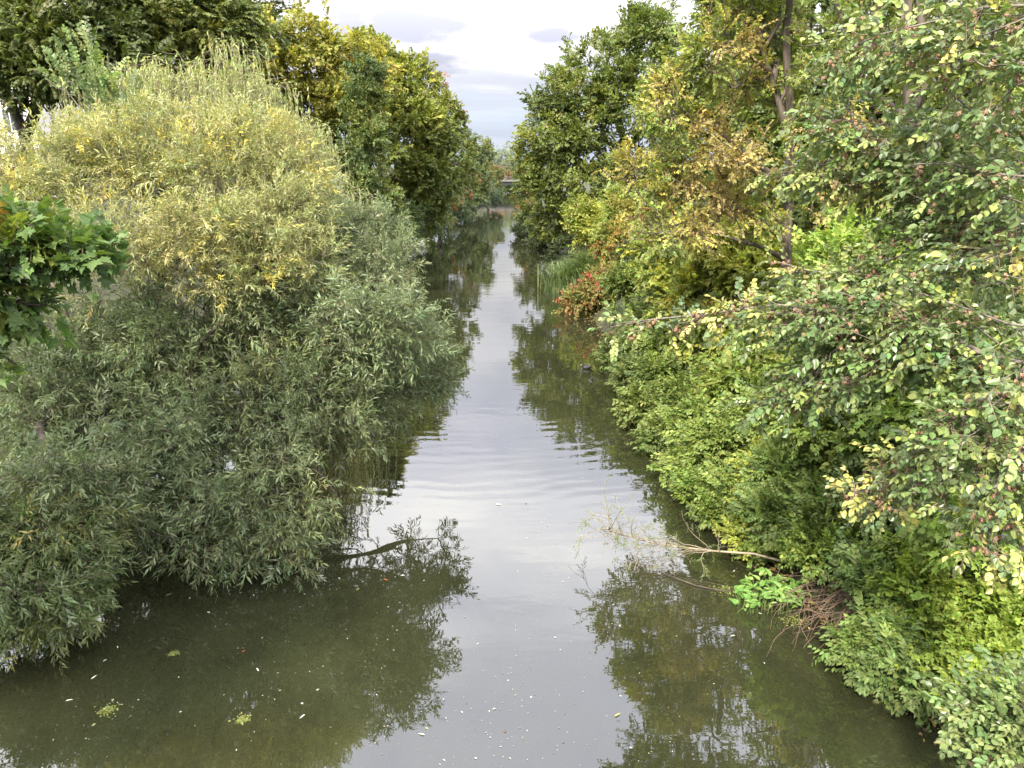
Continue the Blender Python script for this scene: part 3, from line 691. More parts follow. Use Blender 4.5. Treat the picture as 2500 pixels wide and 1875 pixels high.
for k, (px, lab) in enumerate(((1165, 'mid-green tree behind the left end of the far bridge'), (1275, 'mid-green tree behind the right end of the far bridge'))):
    tree_at('bank_tree', lab, 33 + k, (px, 460), 224 + 8 * k, (px, 400), [lobe(px, 395, 224, 30, 34, 5), lobe(px + 12, 425, 222, 34, 26, 5), lobe(px - 14, 430, 226, 30, 24, 5)], 260, 9, T_MAPLE_FAR, 'kite', pal([(.12, .15, .06), (.16, .19, .07)], [1, 1], 6), group='trees behind the far bridge', grow_kw=dict(step=2))
tree_at('orange_shrub', 'orange-leaved bush on the bank behind the far bridge', 28, (1215, 460), 214, (1215, 425),
        [lobe(1208, 418, 214, 16, 12, 3), lobe(1226, 430, 212, 16, 10, 3)], 90, 9, T_MAPLE_FAR, 'kite', pal([(.26, .14, .07), (.22, .13, .07), (.28, .18, .07)], [1, 1, 1], 4), cat='shrub', names=('stems', 'foliage'), grow_kw=dict(step=2), r0=.1)
tree_at('bank_shrub', 'dark leafy bush seen beneath the span of the far bridge', 29, (1245, 480), 206, (1245, 462),
        [lobe(1235, 462, 206, 30, 16, 3), lobe(1262, 462, 205, 28, 16, 3), lobe(1200, 462, 207, 26, 16, 3)], 260, 9, T_MAPLE_FAR, 'kite', pal([(.06, .085, .04), (.09, .12, .05)], [1, 1], 4), cat='shrub', names=('stems', 'foliage'), grow_kw=dict(step=2), r0=.1)
# bank shrubs under the left row
GS = 'bushes overhanging the left water line'
for k, (lab, Y, foot, lobes, cols) in enumerate([
    ('dark green bush dipping to the water beneath the blue-green elm', 50, (900, 640), [lobe(880, 550, 50, 90, 55, 2), lobe(950, 575, 54, 70, 40, 2), lobe(820, 590, 46, 80, 60, 2), lobe(970, 530, 56, 60, 40, 2), lobe(1005, 590, 62, 40, 22, 1.5)], [(.10, .14, .045), (.125, .17, .05)]),
    ('blue-green bush overhanging the water past the golden maple', 64, (1000, 590), [lobe(1010, 555, 68, 60, 36, 2.2), lobe(1050, 545, 72, 45, 34, 2.2), lobe(1030, 500, 66, 60, 40, 2.2), lobe(1080, 545, 84, 35, 22, 2)], [(.10, .14, .06), (.125, .17, .068)]),
    ('grey-green bush low over the water below the rust-red maple', 86, (1090, 545), [lobe(1090, 505, 86, 50, 38, 2.5), lobe(1120, 500, 95, 40, 34, 2.5), lobe(1125, 530, 100, 30, 18, 2)], [(.08, .11, .055), (.10, .13, .06)]),
    ('farthest grey-green bush leaning out in front of the far bridge', 120, (1160, 515), [lobe(1160, 480, 122, 38, 30, 3), lobe(1195, 478, 130, 26, 26, 3)], [(.09, .12, .07), (.07, .10, .055)])]):
    tree_at('bank_bush', lab, 40 + k, foot, Y, (foot[0], foot[1] - 70), lobes, 300, 8, T_ELM, 'kiteoval', pal(cols, [1] * len(cols), 2.5), cat='shrub', group=GS, names=('stems', 'foliage'), r0=.1, grow_kw=dict(step=1))

# limes in the park, top left
def lime(seed, label, Y, foot, stems, lobes, n, cols, r0):
    f = at(*foot, Y); b = gpt(f[0], Y)
    plant('lime_tree', label, 'tree', seed, b, [upward(b, [at(*s, Y) for s in st]) for st in stems], lobes, n, 9, T_LIME, 'kite', LEAF, pal(cols, [3, 3, 1.4], 3), BARK_DARK,
          [(r0, r0 * .3)] * len(stems), minr=.018, group='lime trees in the park, top left', spray_kw=dict(up=.05, w_rnd=.6, w_out=.6), grow_kw=dict(step=1.0, rt=.012, shell=.4))
LC = [(.085, .11, .03), (.125, .15, .038), (.19, .205, .048)]
lime(51, 'dark lime tree with a thick forked trunk at the left edge', 40, (70, 400), [[(60, 330), (35, 270), (0, 190), (-30, 80)], [(62, 332), (80, 290), (98, 240), (110, 150), (140, 20)]],
     [lobe(150, 70, 39, 170, 100, 4), lobe(40, 170, 38, 130, 60, 3.2), lobe(250, 150, 38, 110, 70, 3.2), lobe(20, 50, 40, 140, 100, 4), lobe(180, 190, 37, 90, 45, 2.4), lobe(250, 30, 40, 130, 90, 4), lobe(60, 215, 37.5, 90, 25, 2)], 620, LC, .5)
lime(52, 'dark lime tree filling the top edge above the weeping willow', 44, (430, 420), [[(430, 300), (435, 150), (440, 0)]],
     [lobe(430, 60, 43, 150, 90, 4), lobe(360, 150, 42, 110, 60, 3.2), lobe(500, 140, 43, 110, 70, 3.2), lobe(560, 60, 44, 90, 80, 3.2), lobe(330, 30, 43, 120, 80, 3.6)], 520, LC, .45)
lime(53, 'thin-crowned lime tree behind the others, left of the golden maple', 62, (600, 420), [[(600, 250), (600, 60)]],
     [lobe(600, 30, 62, 80, 60, 4), lobe(560, 110, 62, 70, 70, 4), lobe(660, 20, 63, 60, 40, 3)], 170, LC, .4)

# ------------------------------------------------------------------ left foreground: Norway maple, trunk outside the picture
def near_maple():
    b = gpt(-11.5, 2.6)
    br = [[V3(-10.6, 3.2, 6.6), at(-330, 690, 5.2), at(-120, 620, 5.3), at(60, 600, 5.4), at(200, 600, 5.5), at(300, 618, 5.6)],
          [V3(-10.6, 3.2, 6.3), at(-330, 800, 5.2), at(-100, 760, 5.3), at(20, 740, 5.4), at(110, 745, 5.4)],
          [V3(-10.6, 3.2, 6.8), at(-300, 560, 5.3), at(-60, 540, 5.5), at(60, 545, 5.7), at(140, 555, 5.8)],
          [V3(-10.6, 3.2, 6.0), at(-300, 960, 5.2), at(-90, 890, 5.3), at(10, 870, 5.4), at(40, 890, 5.4)]]
    trunks = [upward(b, [V3(-11, 3, 5), V3(-10.6, 3.2, 8), V3(-10.4, 3.6, 12)])] + br
    lobes = [lobe(50, 590, 5.4, 100, 22, .35), lobe(215, 612, 5.5, 65, 10, .25), lobe(15, 735, 5.4, 60, 22, .3), lobe(-20, 560, 5.6, 70, 22, .35), lobe(-30, 870, 5.4, 30, 14, .25), lobe(-70, 660, 5.3, 50, 30, .3)]
    root, sk = plant('norway_maple', 'near maple reaching in from the left edge with pointed green leaves', 'tree', 61, b, trunks, lobes, 170, 3, T_MAPLE_NEAR, 'maple', LEAF,
          pal([(.09, .15, .045), (.12, .185, .045), (.19, .24, .045), (.07, .12, .04), (.30, .22, .05)], [4, 3, 1.2, 3, .2], .3), BARK, [(.28, .08)] + [(.05, .010)] * 4, twigs=.003, leaf_objects=290,
          grow_kw=dict(shell=.15, step=.3, rt=.004, clumps=None), spray_kw=dict(up=.0, w_rnd=.5, w_out=.5, spread=.05), rollk=.3)
    r = np.random.default_rng(62); cl = [(-13.0, -1.0, 12.0, 4.4, 4.0, 3.2), (-12, 2.0, 12.5, 3, 3, 3)]
    sk2 = grow(62, [upward(V3(-10.6, 3.2, 7.5), [V3(-11.4, 2.6, 12)])], cl, 170, step=.8); link('upper_limbs', skeleton_mesh('upper_limbs', sk2, BARK, (.12, .04), .012), root)
    P, D = crown_sprays(r, sk2, 8, back=1.0); fr, tw = place_sprays(r, P, D, T_MAPLE_FAR)
    link('upper_crown', leaf_mesh('upper_crown', fr, 'kite', jitter(r, np.tile([(.11, .18, .045)], (len(fr[0]), 1)), .2, .06), LEAF), root, kind='stuff')
near_maple()

# ------------------------------------------------------------------ right bank: far trees
GRP_R = 'tall trees on the right bank'
tree_at('maple_tree', 'big green maple leaning over the river from the right bank', 71, (1540, 600), 64, (1500, 190),
        [lobe(1570, 110, 64, 80, 75, 4), lobe(1470, 190, 63, 110, 85, 4), lobe(1390, 270, 62, 95, 85, 4), lobe(1345, 370, 61, 85, 90, 4), lobe(1450, 340, 60, 120, 100, 4), lobe(1560, 260, 61, 100, 120, 4), lobe(1340, 455, 61, 75, 70, 3.6),
         lobe(1440, 470, 59, 110, 80, 3.6), lobe(1560, 430, 60, 110, 110, 4), lobe(1330, 540, 64, 50, 45, 3), lobe(1410, 555, 62, 80, 45, 3)],
        1050, 8, T_MAPLE_FAR, 'kite', pal([(.12, .155, .036), (.145, .175, .04), (.18, .20, .042), (.10, .13, .038)], [4, 3, 2, 2], 3.5), group=GRP_R, r0=.45, spray_kw=dict(up=.3), grow_kw=dict(step=1.0, rt=.012))
tree_at('maple_tree', 'tall green tree rising behind the big leaning maple at the top edge', 72, (1640, 600), 78, (1600, 80),
        [lobe(1600, 70, 78, 60, 60, 4), lobe(1640, 170, 78, 50, 80, 4), lobe(1550, 75, 80, 40, 40, 4), lobe(1650, 300, 78, 70, 110, 4)], 260, 9, T_MAPLE_FAR, 'kite', pal([(.09, .12, .03), (.12, .15, .035)], [1, 1], 4), group=GRP_R, r0=.35, grow_kw=dict(step=1.3))
tree_at('bank_bush', 'dark ivy-clad bush at the foot of the big leaning maple', 73, (1400, 610), 66, (1400, 560),
        [lobe(1350, 565, 70, 50, 40, 2.2), lobe(1420, 590, 60, 60, 45, 2.2), lobe(1500, 600, 54, 70, 50, 2.2), lobe(1460, 545, 58, 70, 40, 2.2), lobe(1330, 590, 72, 45, 22, 1.6), lobe(1400, 625, 58, 60, 26, 1.6), lobe(1300, 560, 80, 40, 30, 2), lobe(1560, 640, 50, 60, 40, 2)], 520, 8, T_ELM, 'kiteoval', pal([(.05, .07, .028), (.065, .085, .03), (.12, .085, .03)], [3, 2, .3], 2.5), cat='shrub', names=('stems', 'foliage'), r0=.12, grow_kw=dict(step=1))
tree_at('bank_bush', 'bush with some orange-brown leaves hanging over the far right water line', 74, (1300, 560), 92, (1300, 520),
        [lobe(1290, 515, 92, 26, 26, 2), lobe(1280, 480, 95, 26, 25, 2), lobe(1285, 430, 92, 30, 35, 2), lobe(1300, 545, 88, 35, 22, 2)], 260, 9, T_ELM, 'kiteoval', pal([(.22, .14, .04), (.12, .13, .035), (.10, .13, .035)], [1, 1.5, 2], 2), cat='shrub', names=('stems', 'foliage'), r0=.08, grow_kw=dict(step=1))
# wood closing the view behind the right bank
WOODC = [(.085, .12, .03), (.125, .16, .036), (.18, .21, .045)]
for k, (lab, Y, foot, top, lobes) in enumerate([
    ('dark green tree in the wood behind the two grey trunks', 42, (2150, 620), (2150, 60), [lobe(2150, 120, 42, 170, 150, 4), lobe(2100, 330, 41, 190, 130, 4), lobe(2250, 300, 42, 180, 140, 4), lobe(2200, 520, 40, 220, 110, 4)]),
    ('shaded tree in the wood behind the orange-tinged sycamore', 44, (1830, 600), (1830, 60), [lobe(1800, 120, 45, 160, 130, 4), lobe(1880, 260, 44, 180, 120, 4), lobe(1760, 330, 44, 150, 130, 4), lobe(1830, 500, 42, 200, 100, 4)]),
    ('tall shaded tree between the two sycamores in the wood behind', 33, (1980, 600), (1980, 60), [lobe(1980, 100, 33, 170, 130, 3), lobe(2020, 300, 32, 180, 130, 3), lobe(1960, 480, 31, 180, 110, 3)]),
    ('green tree at the upper right corner behind the beech boughs', 27, (2470, 600), (2470, 60), [lobe(2450, 100, 27, 180, 150, 3), lobe(2420, 330, 26, 170, 150, 3), lobe(2500, 540, 25, 180, 130, 3)])]):
    tree_at('wood_tree', lab, 75 + k, foot, Y, top, lobes, 420, 9, T_MAPLE_FAR if k < 3 else T_MAPLE_MID, 'kite', pal(WOODC, [3, 3, 1.5], 3), group='wood behind the right bank', r0=.3, grow_kw=dict(step=1.0))

# ------------------------------------------------------------------ right bank: sycamores with bare twigs
def sycamore(seed, label, trunks, lobes, n, cols, wts, tr, base, per=5, twigs=.011):
    root, sk = plant('sycamore_tree', label, 'tree', seed, base, trunks, lobes, n, per, T_SYC, 'lobe3', LEAF, pal(cols, wts, 2.2), BARK_SYC, tr, group='sycamores on the right bank', twigs=twigs, twig_mat=TWIG_RED,
                     grow_kw=dict(shell=.3, step=.5, wob=.14, rt=.012, pw=2.35), spray_kw=dict(up=.1, w_rnd=.7, spread=.09))
    # hanging bunches of winged seeds
    r = np.random.default_rng(seed + 5); tips = sk['X'][sk['tips']]; q = r.choice(len(tips), len(tips) // 4, replace=False); P = np.repeat(tips[q], 16, 0) + r.normal(0, .09, (len(q) * 16, 3)); m = len(P)
    X = norm(V3(0, 0, -1) + r.normal(0, .45, (m, 3))); Z = norm(np.cross(X, sphere(r, m)))
    c = jitter(r, np.repeat(np.array([(.40, .26, .12), (.43, .31, .14), (.36, .22, .10)])[r.integers(0, 3, len(q))], 16, 0), .15, .06)
    link('seed_bunches', leaf_mesh('seed_bunches', [P, X, Z, .055 * r.lognormal(0, .2, m)], 'kiteoval', c, LEAF_DRY), root, kind='stuff')
SYC = [(.21, .265, .06), (.26, .31, .065), (.16, .215, .055), (.38, .35, .085), (.34, .285, .10)]
b = gpt(*at(1925, 760, 22.0)[:2])
sycamore(81, 'orange-tinged sycamore with many bare twigs leaning towards the river',
         [upward(b, [at(1922, 560, 22.0), at(1930, 430, 22.0), at(1928, 240, 22.0), at(1918, 80, 22.0), at(1930, -60, 22.0)]), upward(at(1925, 330, 22.0), [at(1880, 180, 22.0), at(1850, 60, 22.0), at(1820, -80, 22.0)]),
          upward(at(1922, 590, 22.0), [at(1830, 520, 21.7), at(1720, 470, 21.3), at(1620, 430, 21.3)]), upward(at(1930, 450, 22.0), [at(1830, 390, 21.7), at(1740, 300, 21.7), at(1660, 230, 22.0)]), upward(at(1925, 640, 22.0), [at(1850, 600, 21.3), at(1750, 570, 20.9), at(1650, 560, 20.5)])],
         [lobe(1745, 150, 22.0, 105, 110, 1.8), lobe(1620, 300, 22.0, 90, 100, 1.70), lobe(1570, 450, 21.7, 75, 80, 1.53), lobe(1730, 380, 21.3, 140, 110, 1.70), lobe(1850, 200, 23.6, 120, 120, 1.53), lobe(1880, 60, 23.6, 130, 80, 1.53), lobe(1640, 560, 20.9, 110, 70, 1.53), lobe(1810, 510, 21.7, 100, 80, 1.36), lobe(1785, 30, 22.8, 80, 70, 1.70), lobe(1770, -130, 22, 110, 100, 1.8), lobe(1860, -150, 22, 150, 110, 1.8), lobe(1770, -330, 22, 140, 110, 1.8), lobe(1900, -300, 22, 160, 120, 1.8)],
         1150, SYC, [3, 3, 1.6, 1.8, 1.6], [(.20, .09), (.10, .03), (.09, .03), (.10, .03), (.08, .02)], b)
b = gpt(*at(2230, 800, 19.2)[:2])
sycamore(82, 'sycamore with two upright grey trunks side by side at upper right',
         [upward(b, [at(2215, 600, 19.2), at(2222, 430, 19.2), at(2218, 280, 19.2), at(2208, 100, 19.2), at(2215, -80, 19.2)]), upward(b, [at(2255, 560, 19.3), at(2240, 440, 19.3), at(2244, 300, 19.3), at(2252, 120, 19.3), at(2240, -80, 19.4)]),
          upward(at(2215, 295, 19.2), [at(2150, 240, 18.9), at(2080, 215, 18.7), at(1990, 205, 18.6)]), upward(at(2215, 300, 19.2), [at(2150, 250, 19.2), at(2100, 190, 19.2), at(2060, 100, 19.2)])],
         [lobe(2060, 120, 19.6, 110, 100, 1.70), lobe(2360, 150, 19.6, 110, 130, 1.70), lobe(2040, 300, 19.6, 120, 70, 1.36), lobe(2060, 480, 19.6, 120, 80, 1.53), lobe(2370, 420, 19.6, 100, 110, 1.53), lobe(2150, 640, 18.4, 150, 70, 1.53), lobe(2230, 0, 21.2, 170, 60, 1.36), lobe(2080, -150, 20, 160, 100, 1.6), lobe(2300, -160, 20, 160, 100, 1.6)],
         720, SYC, [4, 3, 3, .9, .7], [(.22, .11), (.16, .08), (.10, .03), (.09, .03)], b, per=5)

# ------------------------------------------------------------------ right bank: undergrowth
def shrub(name, label, seed, lobes, n, per, tmpl, shape, cols, wts, group=None, mat=None, r0=.035, up=.35, twigs=0, scale=1.2, cat='shrub', leafjit=(.17, .07), spray_kw=None, **kw):
    L = np.array(lobes); c = L[np.argmin(L[:, 2])]; b = gpt(c[0] + .3, c[1] + .2, -.1); stems = []
    r = np.random.default_rng(seed + 77)
    for l in lobes: stems.append(upward(gpt(l[0] + r.uniform(0, .5), l[1] + r.uniform(-.2, .3), -.1), [V3(*l[:3]) + V3(0, 0, -.1 * l[5]), V3(*l[:3]) + V3(r.normal(0, .2) * l[3], 0, .5 * l[5])]))
    return plant(name, label, cat, seed, b, stems, lobes, n, per, tmpl, shape, mat or LEAF, pal(np.array(cols) * (1.2, 1.06, .95), wts, scale, .16, .04), TWIG, (r0, r0 * .4), group=group, twigs=twigs, names=('stems', 'foliage'), leafjit=leafjit, minr=.0042,
                 grow_kw=dict(shell=.4, step=.35, rt=.003, clumps=(5, .5)), spray_kw=dict(dict(up=up, w_rnd=.65, w_out=.7, spread=.07), **(spray_kw or {})), **kw)
GU = 'undergrowth along the right bank'
G1, G2, G3, G4, YG = (.13, .20, .045), (.105, .16, .042), (.18, .24, .055), (.08, .125, .036), (.25, .30, .065)
shrub('elder_shrub', 'yellow-green bush with upright shoots above the long grass tuft', 101, [lobe(1450, 560, 48, 60, 50, 1.6), lobe(1500, 540, 47, 60, 60, 1.6), lobe(1420, 520, 48, 30, 30, .8)], 260, 6, T_MAPLE_MID, 'kiteoval', [YG, G3, (.24, .27, .06)], [3, 2, 1], GU)
shrub('creeper_shrub', 'bush draped in red and orange creeper behind the long grass tuft', 102, [lobe(1500, 590, 43, 50, 60, 1.3), lobe(1550, 620, 42, 50, 55, 1.3), lobe(1530, 520, 44, 50, 45, 1.3)], 300, 6, T_CREEPER, 'kiteoval', [(.22, .24, .06), (.27, .18, .06), (.26, .06, .045), (.18, .24, .06)], [3, 1.2, .6, 2.8], GU, scale=.8)
shrub('creeper_shrub', 'low russet creeper mound at the water edge in front of the grass tuft', 103, [lobe(1440, 715, 38, 50, 45, 1.1), lobe(1480, 690, 38.5, 45, 40, 1.1), lobe(1410, 750, 38, 35, 35, .9)], 260, 6, T_CREEPER, 'kiteoval', [(.18, .18, .06), (.22, .13, .06), (.16, .20, .06), (.26, .09, .06)], [3, 1.2, 2.6, .5], GU, scale=.8)
shrub('hop_mound', 'mid-green hop-covered mound right of the russet creeper', 104, [lobe(1530, 730, 34, 60, 70, 1.3), lobe(1600, 700, 33.5, 70, 60, 1.4), lobe(1560, 800, 32, 55, 55, 1.1), lobe(1640, 760, 31, 70, 70, 1.4)], 520, 6, T_SHRUB, 'heart', [G2, G1, G3, G4], [3, 3, 1, 2], GU)
shrub('maple_shrub', 'broad yellow-green maple bush below the orange-tinged sycamore', 105, [lobe(1650, 640, 29, 100, 60, 1.5), lobe(1760, 620, 28, 110, 70, 1.6), lobe(1860, 660, 26, 110, 70, 1.6), lobe(1720, 720, 27, 110, 60, 1.4)], 560, 5, T_MAPLE_MID, 'lobe3', [YG, (.21, .265, .055), (.31, .33, .07), (.15, .205, .05)], [3, 3, 1, 2], GU)
shrub('bank_shrub', 'dark leafy bush at the water line beyond the beech bough tips', 106, [lobe(1560, 880, 28, 50, 50, 1), lobe(1620, 930, 25.5, 70, 60, 1.1), lobe(1660, 860, 26, 80, 60, 1.2), lobe(1700, 960, 23.5, 70, 50, 1)], 480, 6, T_SHRUB, 'oval', [G4, G2, G1], [3, 3, 1.5], GU)
shrub('hazel_shrub', 'green hazel bush in the middle of the bank beneath the beech boughs', 107, [lobe(1790, 830, 23, 110, 70, 1.3), lobe(1900, 880, 21, 120, 80, 1.3), lobe(1990, 790, 22, 120, 80, 1.4), lobe(1830, 950, 20.5, 100, 60, 1.1)], 560, 5, T_IVY, 'heart', [G1, G3, YG, G2], [3, 2.5, 1.5, 2], GU)
shrub('dogwood_shrub', 'pale green dogwood bush overhanging the water at mid right', 108, [lobe(1690, 1050, 19.5, 80, 60, .9), lobe(1760, 1110, 17.5, 110, 80, 1.0), lobe(1690, 1150, 17.2, 70, 60, .8), lobe(1840, 1060, 18, 100, 80, 1.0), lobe(1800, 1210, 15.8, 90, 60, .8)], 700, 6, T_SHRUB, 'oval', [(.16, .235, .065), (.13, .20, .058), (.21, .285, .08), G2], [3, 3, 2, 1], GU)
shrub('robinia_shrub', 'feathery shrub of paired leaflets above the dead brown stems', 109, [lobe(2010, 1150, 14.8, 140, 90, .9), lobe(2090, 1260, 13, 120, 80, .8), lobe(1950, 1270, 14, 100, 70, .8)], 420, 6, T_PINNATE, 'kiteoval', [(.12, .19, .058), (.145, .22, .065), (.10, .155, .05)], [3, 3, 2], GU)
shrub('spindle_shrub', 'yellowish small-leaved bush beside the feathery shrub', 110, [lobe(1900, 1170, 16, 80, 70, .8), lobe(1880, 1290, 14.8, 80, 60, .7), lobe(1800, 1320, 14.6, 60, 40, .5)], 380, 6, T_SHRUB_S, 'oval', [(.23, .29, .06), G1, (.18, .245, .055)], [2, 3, 2], GU)
shrub('maple_shrub', 'glossy lime-green maple sapling low among the beech boughs', 111, [lobe(2120, 570, 16.5, 70, 50, .7), lobe(2070, 640, 16, 90, 50, .8), lobe(2190, 640, 16, 70, 50, .7), lobe(2130, 720, 15, 110, 50, .8)], 220, 5, T_SYC, 'lobed', [(.19, .29, .07), (.16, .25, .06), (.23, .33, .08)], [3, 2, 1.5], GU)
shrub('maple_shrub', 'dark green maple sapling below the right-hand beech boughs', 112, [lobe(2300, 800, 13.5, 150, 80, .9), lobe(2440, 760, 12.5, 120, 80, .9), lobe(2200, 900, 14, 120, 70, .9), lobe(2350, 930, 12, 140, 70, .8)], 420, 5, T_SYC, 'lobe3', [(.115, .19, .05), (.155, .245, .055), (.09, .145, .045)], [3, 2, 2], GU)
shrub('maple_shrub', 'bright maple sapling with lobed leaves hanging at right below the beech', 113, [lobe(2330, 1290, 9.6, 90, 50, .45), lobe(2230, 980, 12.2, 110, 50, .6), lobe(2400, 1240, 9.4, 80, 50, .45)], 130, 4, T_SYC, 'lobed', [(.18, .29, .065), (.22, .34, .075), (.145, .23, .057)], [3, 2, 2], GU)
shrub('bank_shrub', 'deep green shaded bush behind the hanging maple sapling', 114, [lobe_on(2250, 1150, .9, 150, 90, .9), lobe_on(2420, 1000, 1.4, 130, 100, 1.0), lobe_on(2200, 1050, 1.4, 130, 90, 1.0), lobe_on(2420, 1330, .7, 100, 60, .6), lobe_on(2060, 1040, 1.6, 120, 80, 1.0)], 620, 6, T_SHRUB, 'oval', [G4, G2, G1], [3, 2, 1.5], GU)
shrub('nettle_bed', 'bed of toothed nettles overhanging the water at lower right', 115, [lobe_on(2120, 1600, .3, 60, 40, .4), lobe_on(2180, 1600, .4, 80, 60, .5), lobe_on(2200, 1500, .5, 70, 60, .5), lobe_on(2220, 1640, .4, 80, 60, .5), lobe_on(2180, 1420, .5, 90, 50, .6)], 420, 6, T_NETTLE, 'heart', [(.105, .17, .055), (.13, .205, .06), (.085, .14, .048)], [3, 3, 2], GU, up=.7, cat='plant')
shrub('honeysuckle_mound', 'bright mound of small round leaves spilling down at lower right', 116, [lobe_on(2300, 1460, .4, 120, 70, .5), lobe_on(2420, 1520, .4, 110, 70, .5), lobe_on(2330, 1580, .35, 110, 60, .5), lobe_on(2440, 1640, .4, 100, 70, .5), lobe_on(2250, 1540, .4, 80, 60, .5), lobe_on(2350, 1690, .3, 80, 50, .4), lobe_on(2260, 1380, .5, 110, 60, .6)], 640, 6, T_SHRUB_S, 'round', [(.18, .275, .052), (.23, .33, .065), (.135, .21, .046)], [3, 2.4, 2], GU, up=.4)
shrub('bank_herbs', 'leafy herbs at the foot of the dogwood by the fallen branch', 117, [lobe_on(1880, 1330, .25, 70, 40, .4), lobe_on(1780, 1260, .25, 60, 40, .4), lobe_on(2050, 1330, .5, 110, 50, .6), lobe_on(1700, 1210, .25, 50, 40, .4)], 360, 6, T_NETTLE, 'oval', [(.13, .205, .052), (.165, .25, .056), G2], [3, 2, 2], GU, up=.6, cat='plant')
shrub('bank_shrub', 'low dark bush trailing in the water left of the dogwood', 118, [lobe_on(1590, 1000, .5, 60, 50, .8), lobe_on(1560, 930, .5, 50, 45, .8), lobe_on(1640, 1060, .45, 60, 50, .7), lobe_on(1520, 860, .6, 45, 40, .8)], 360, 6, T_SHRUB, 'oval', [(.105, .155, .052), G4, (.14, .20, .06)], [3, 2, 2], GU)

# ------------------------------------------------------------------ right foreground: beech, trunk outside the picture
def beech():
    b = gpt(9.2, 5.0); tr = upward(b, [V3(9.0, 5.2, 4.5), V3(8.8, 5.3, 8), V3(8.6, 5.4, 13)])
    def Br(z, pts, y0, y1):
        m = len(pts); return [V3(8.85, 5.25, z)] + [at(px, py, y0 + (y1 - y0) * (i / (m - 1))) for i, (px, py) in enumerate(pts)]
    brs = [
        (Br(6.0, [(2560, 900), (2420, 868), (2310, 839), (2215, 844), (2116, 861), (2061, 871), (2002, 923), (1937, 948), (1860, 985)], 6.6, 8.6), .036, 1.0),
        (Br(6.0, [(2560, 900), (2395, 859), (2245, 786), (2190, 776), (2106, 769), (1987, 754), (1897, 744), (1798, 757), (1723, 767), (1599, 779), (1490, 799)], 6.7, 9.4), .038, 1.2),
        (Br(7.2, [(2560, 560), (2400, 510), (2291, 475), (2246, 461), (2151, 425), (2042, 402), (1929, 407), (1853, 434)], 7.4, 9.8), .034, 1.0),
        (Br(9.2, [(2560, 10), (2400, 18), (2327, 41), (2223, 66), (2142, 86), (2050, 130)], 7, 8.8), .026, 1.0),
        (Br(8.6, [(2600, 170), (2500, 154), (2426, 136), (2381, 129), (2300, 160)], 6.4, 7.4), .028, 1.0),
        (Br(5.6, [(2560, 870), (2500, 898), (2469, 948), (2410, 978), (2350, 1033), (2340, 1090), (2300, 1150)], 6.0, 6.8), .026, 1.0),
        (Br(5.4, [(2520, 960), (2420, 1000), (2275, 1107), (2206, 1147), (2136, 1187), (2070, 1205)], 6.6, 8.0), .022, .9),
        (Br(7.0, [(2600, 540), (2500, 551), (2440, 560), (2345, 583), (2268, 610), (2150, 640), (2020, 690)], 6.6, 8.6), .030, 1.0),
        (Br(6.6, [(2560, 700), (2450, 690), (2300, 690), (2150, 690), (1980, 660), (1900, 640)], 7.6, 9.4), .026, .9),
        (Br(8.0, [(2600, 330), (2500, 320), (2400, 300), (2300, 330), (2180, 345), (2060, 290), (1960, 250)], 7.2, 9.2), .028, 1.0),
        (Br(5.2, [(2560, 1050), (2480, 1120), (2440, 1200), (2425, 1280), (2410, 1340)], 5.8, 6.2), .018, .8),
        (Br(6.2, [(2540, 800), (2460, 790), (2380, 760), (2290, 730), (2200, 700)], 6.2, 7.4), .022, .9),
        (Br(7.6, [(2560, 430), (2480, 430), (2400, 420), (2320, 400), (2240, 400)], 6.4, 7.8), .024, .9)]
    lobes = []
    for pts, _, w in brs:
        P = np.array(pts[1:]); seg = np.linalg.norm(np.diff(P, axis=0), axis=1); s = np.concatenate(([0], np.cumsum(seg)))
        for t in np.arange(.3, s[-1] + .01, .32):
            p = np.array([np.interp(t, s, P[:, j]) for j in range(3)]); k = .34 + .16 * math.sin(t * 2.1 + p[0])
            lobes.append((p[0], p[1], p[2] - .10, k * w, k * w, k * w * .75))
    lobes += [lobe(2420, 60, 7.2, 120, 80, .6), lobe(2430, 230, 7, 110, 80, .6), lobe(2300, 180, 7.6, 90, 70, .5), lobe(2450, 420, 7, 90, 90, .5), lobe(2400, 1060, 6.3, 110, 110, .45), lobe(2440, 640, 6.8, 90, 70, .5), lobe(2330, 520, 7.8, 90, 70, .5), lobe(2450, 1180, 6.1, 60, 90, .35)]
    root, sk = plant('beech_tree', 'near beech with bristly brown nuts, boughs sweeping in from the right edge', 'tree', 91, b, [tr] + [x[0] for x in brs], lobes, 2700, 1, T_BEECH, 'beech', LEAF_GLOSSY,
          pal([(.13, .195, .062), (.17, .235, .08), (.26, .315, .09), (.10, .15, .06), (.40, .39, .11)], [4, 3, 3, 1.8, .7], .5), BARK_GREY, [(.33, .2)] + [(x[1], .007) for x in brs], twigs=.0035, twig_mat=TWIG_RED, leaf_objects=290,
          grow_kw=dict(shell=.2, step=.25, rt=.0028, bf=.5, wob=.1, clumps=None), spray_kw=dict(up=-.05, w_rnd=.55, w_out=.45, spread=.04, along=.7, back=1.0), rollk=.35, leafjit=(.22, .06))
    # beech nuts: small bristly husks in twos and threes
    r = np.random.default_rng(911); tips = sk['X'][sk['tips']]; par = sk['X'][sk['par'][sk['tips']]]
    q = r.choice(len(tips), 900, replace=False); P = (tips[q] * .6 + par[q] * .4); P = np.repeat(P, 2, 0) + r.normal(0, .022, (1800, 3)); P[:, 2] -= .012
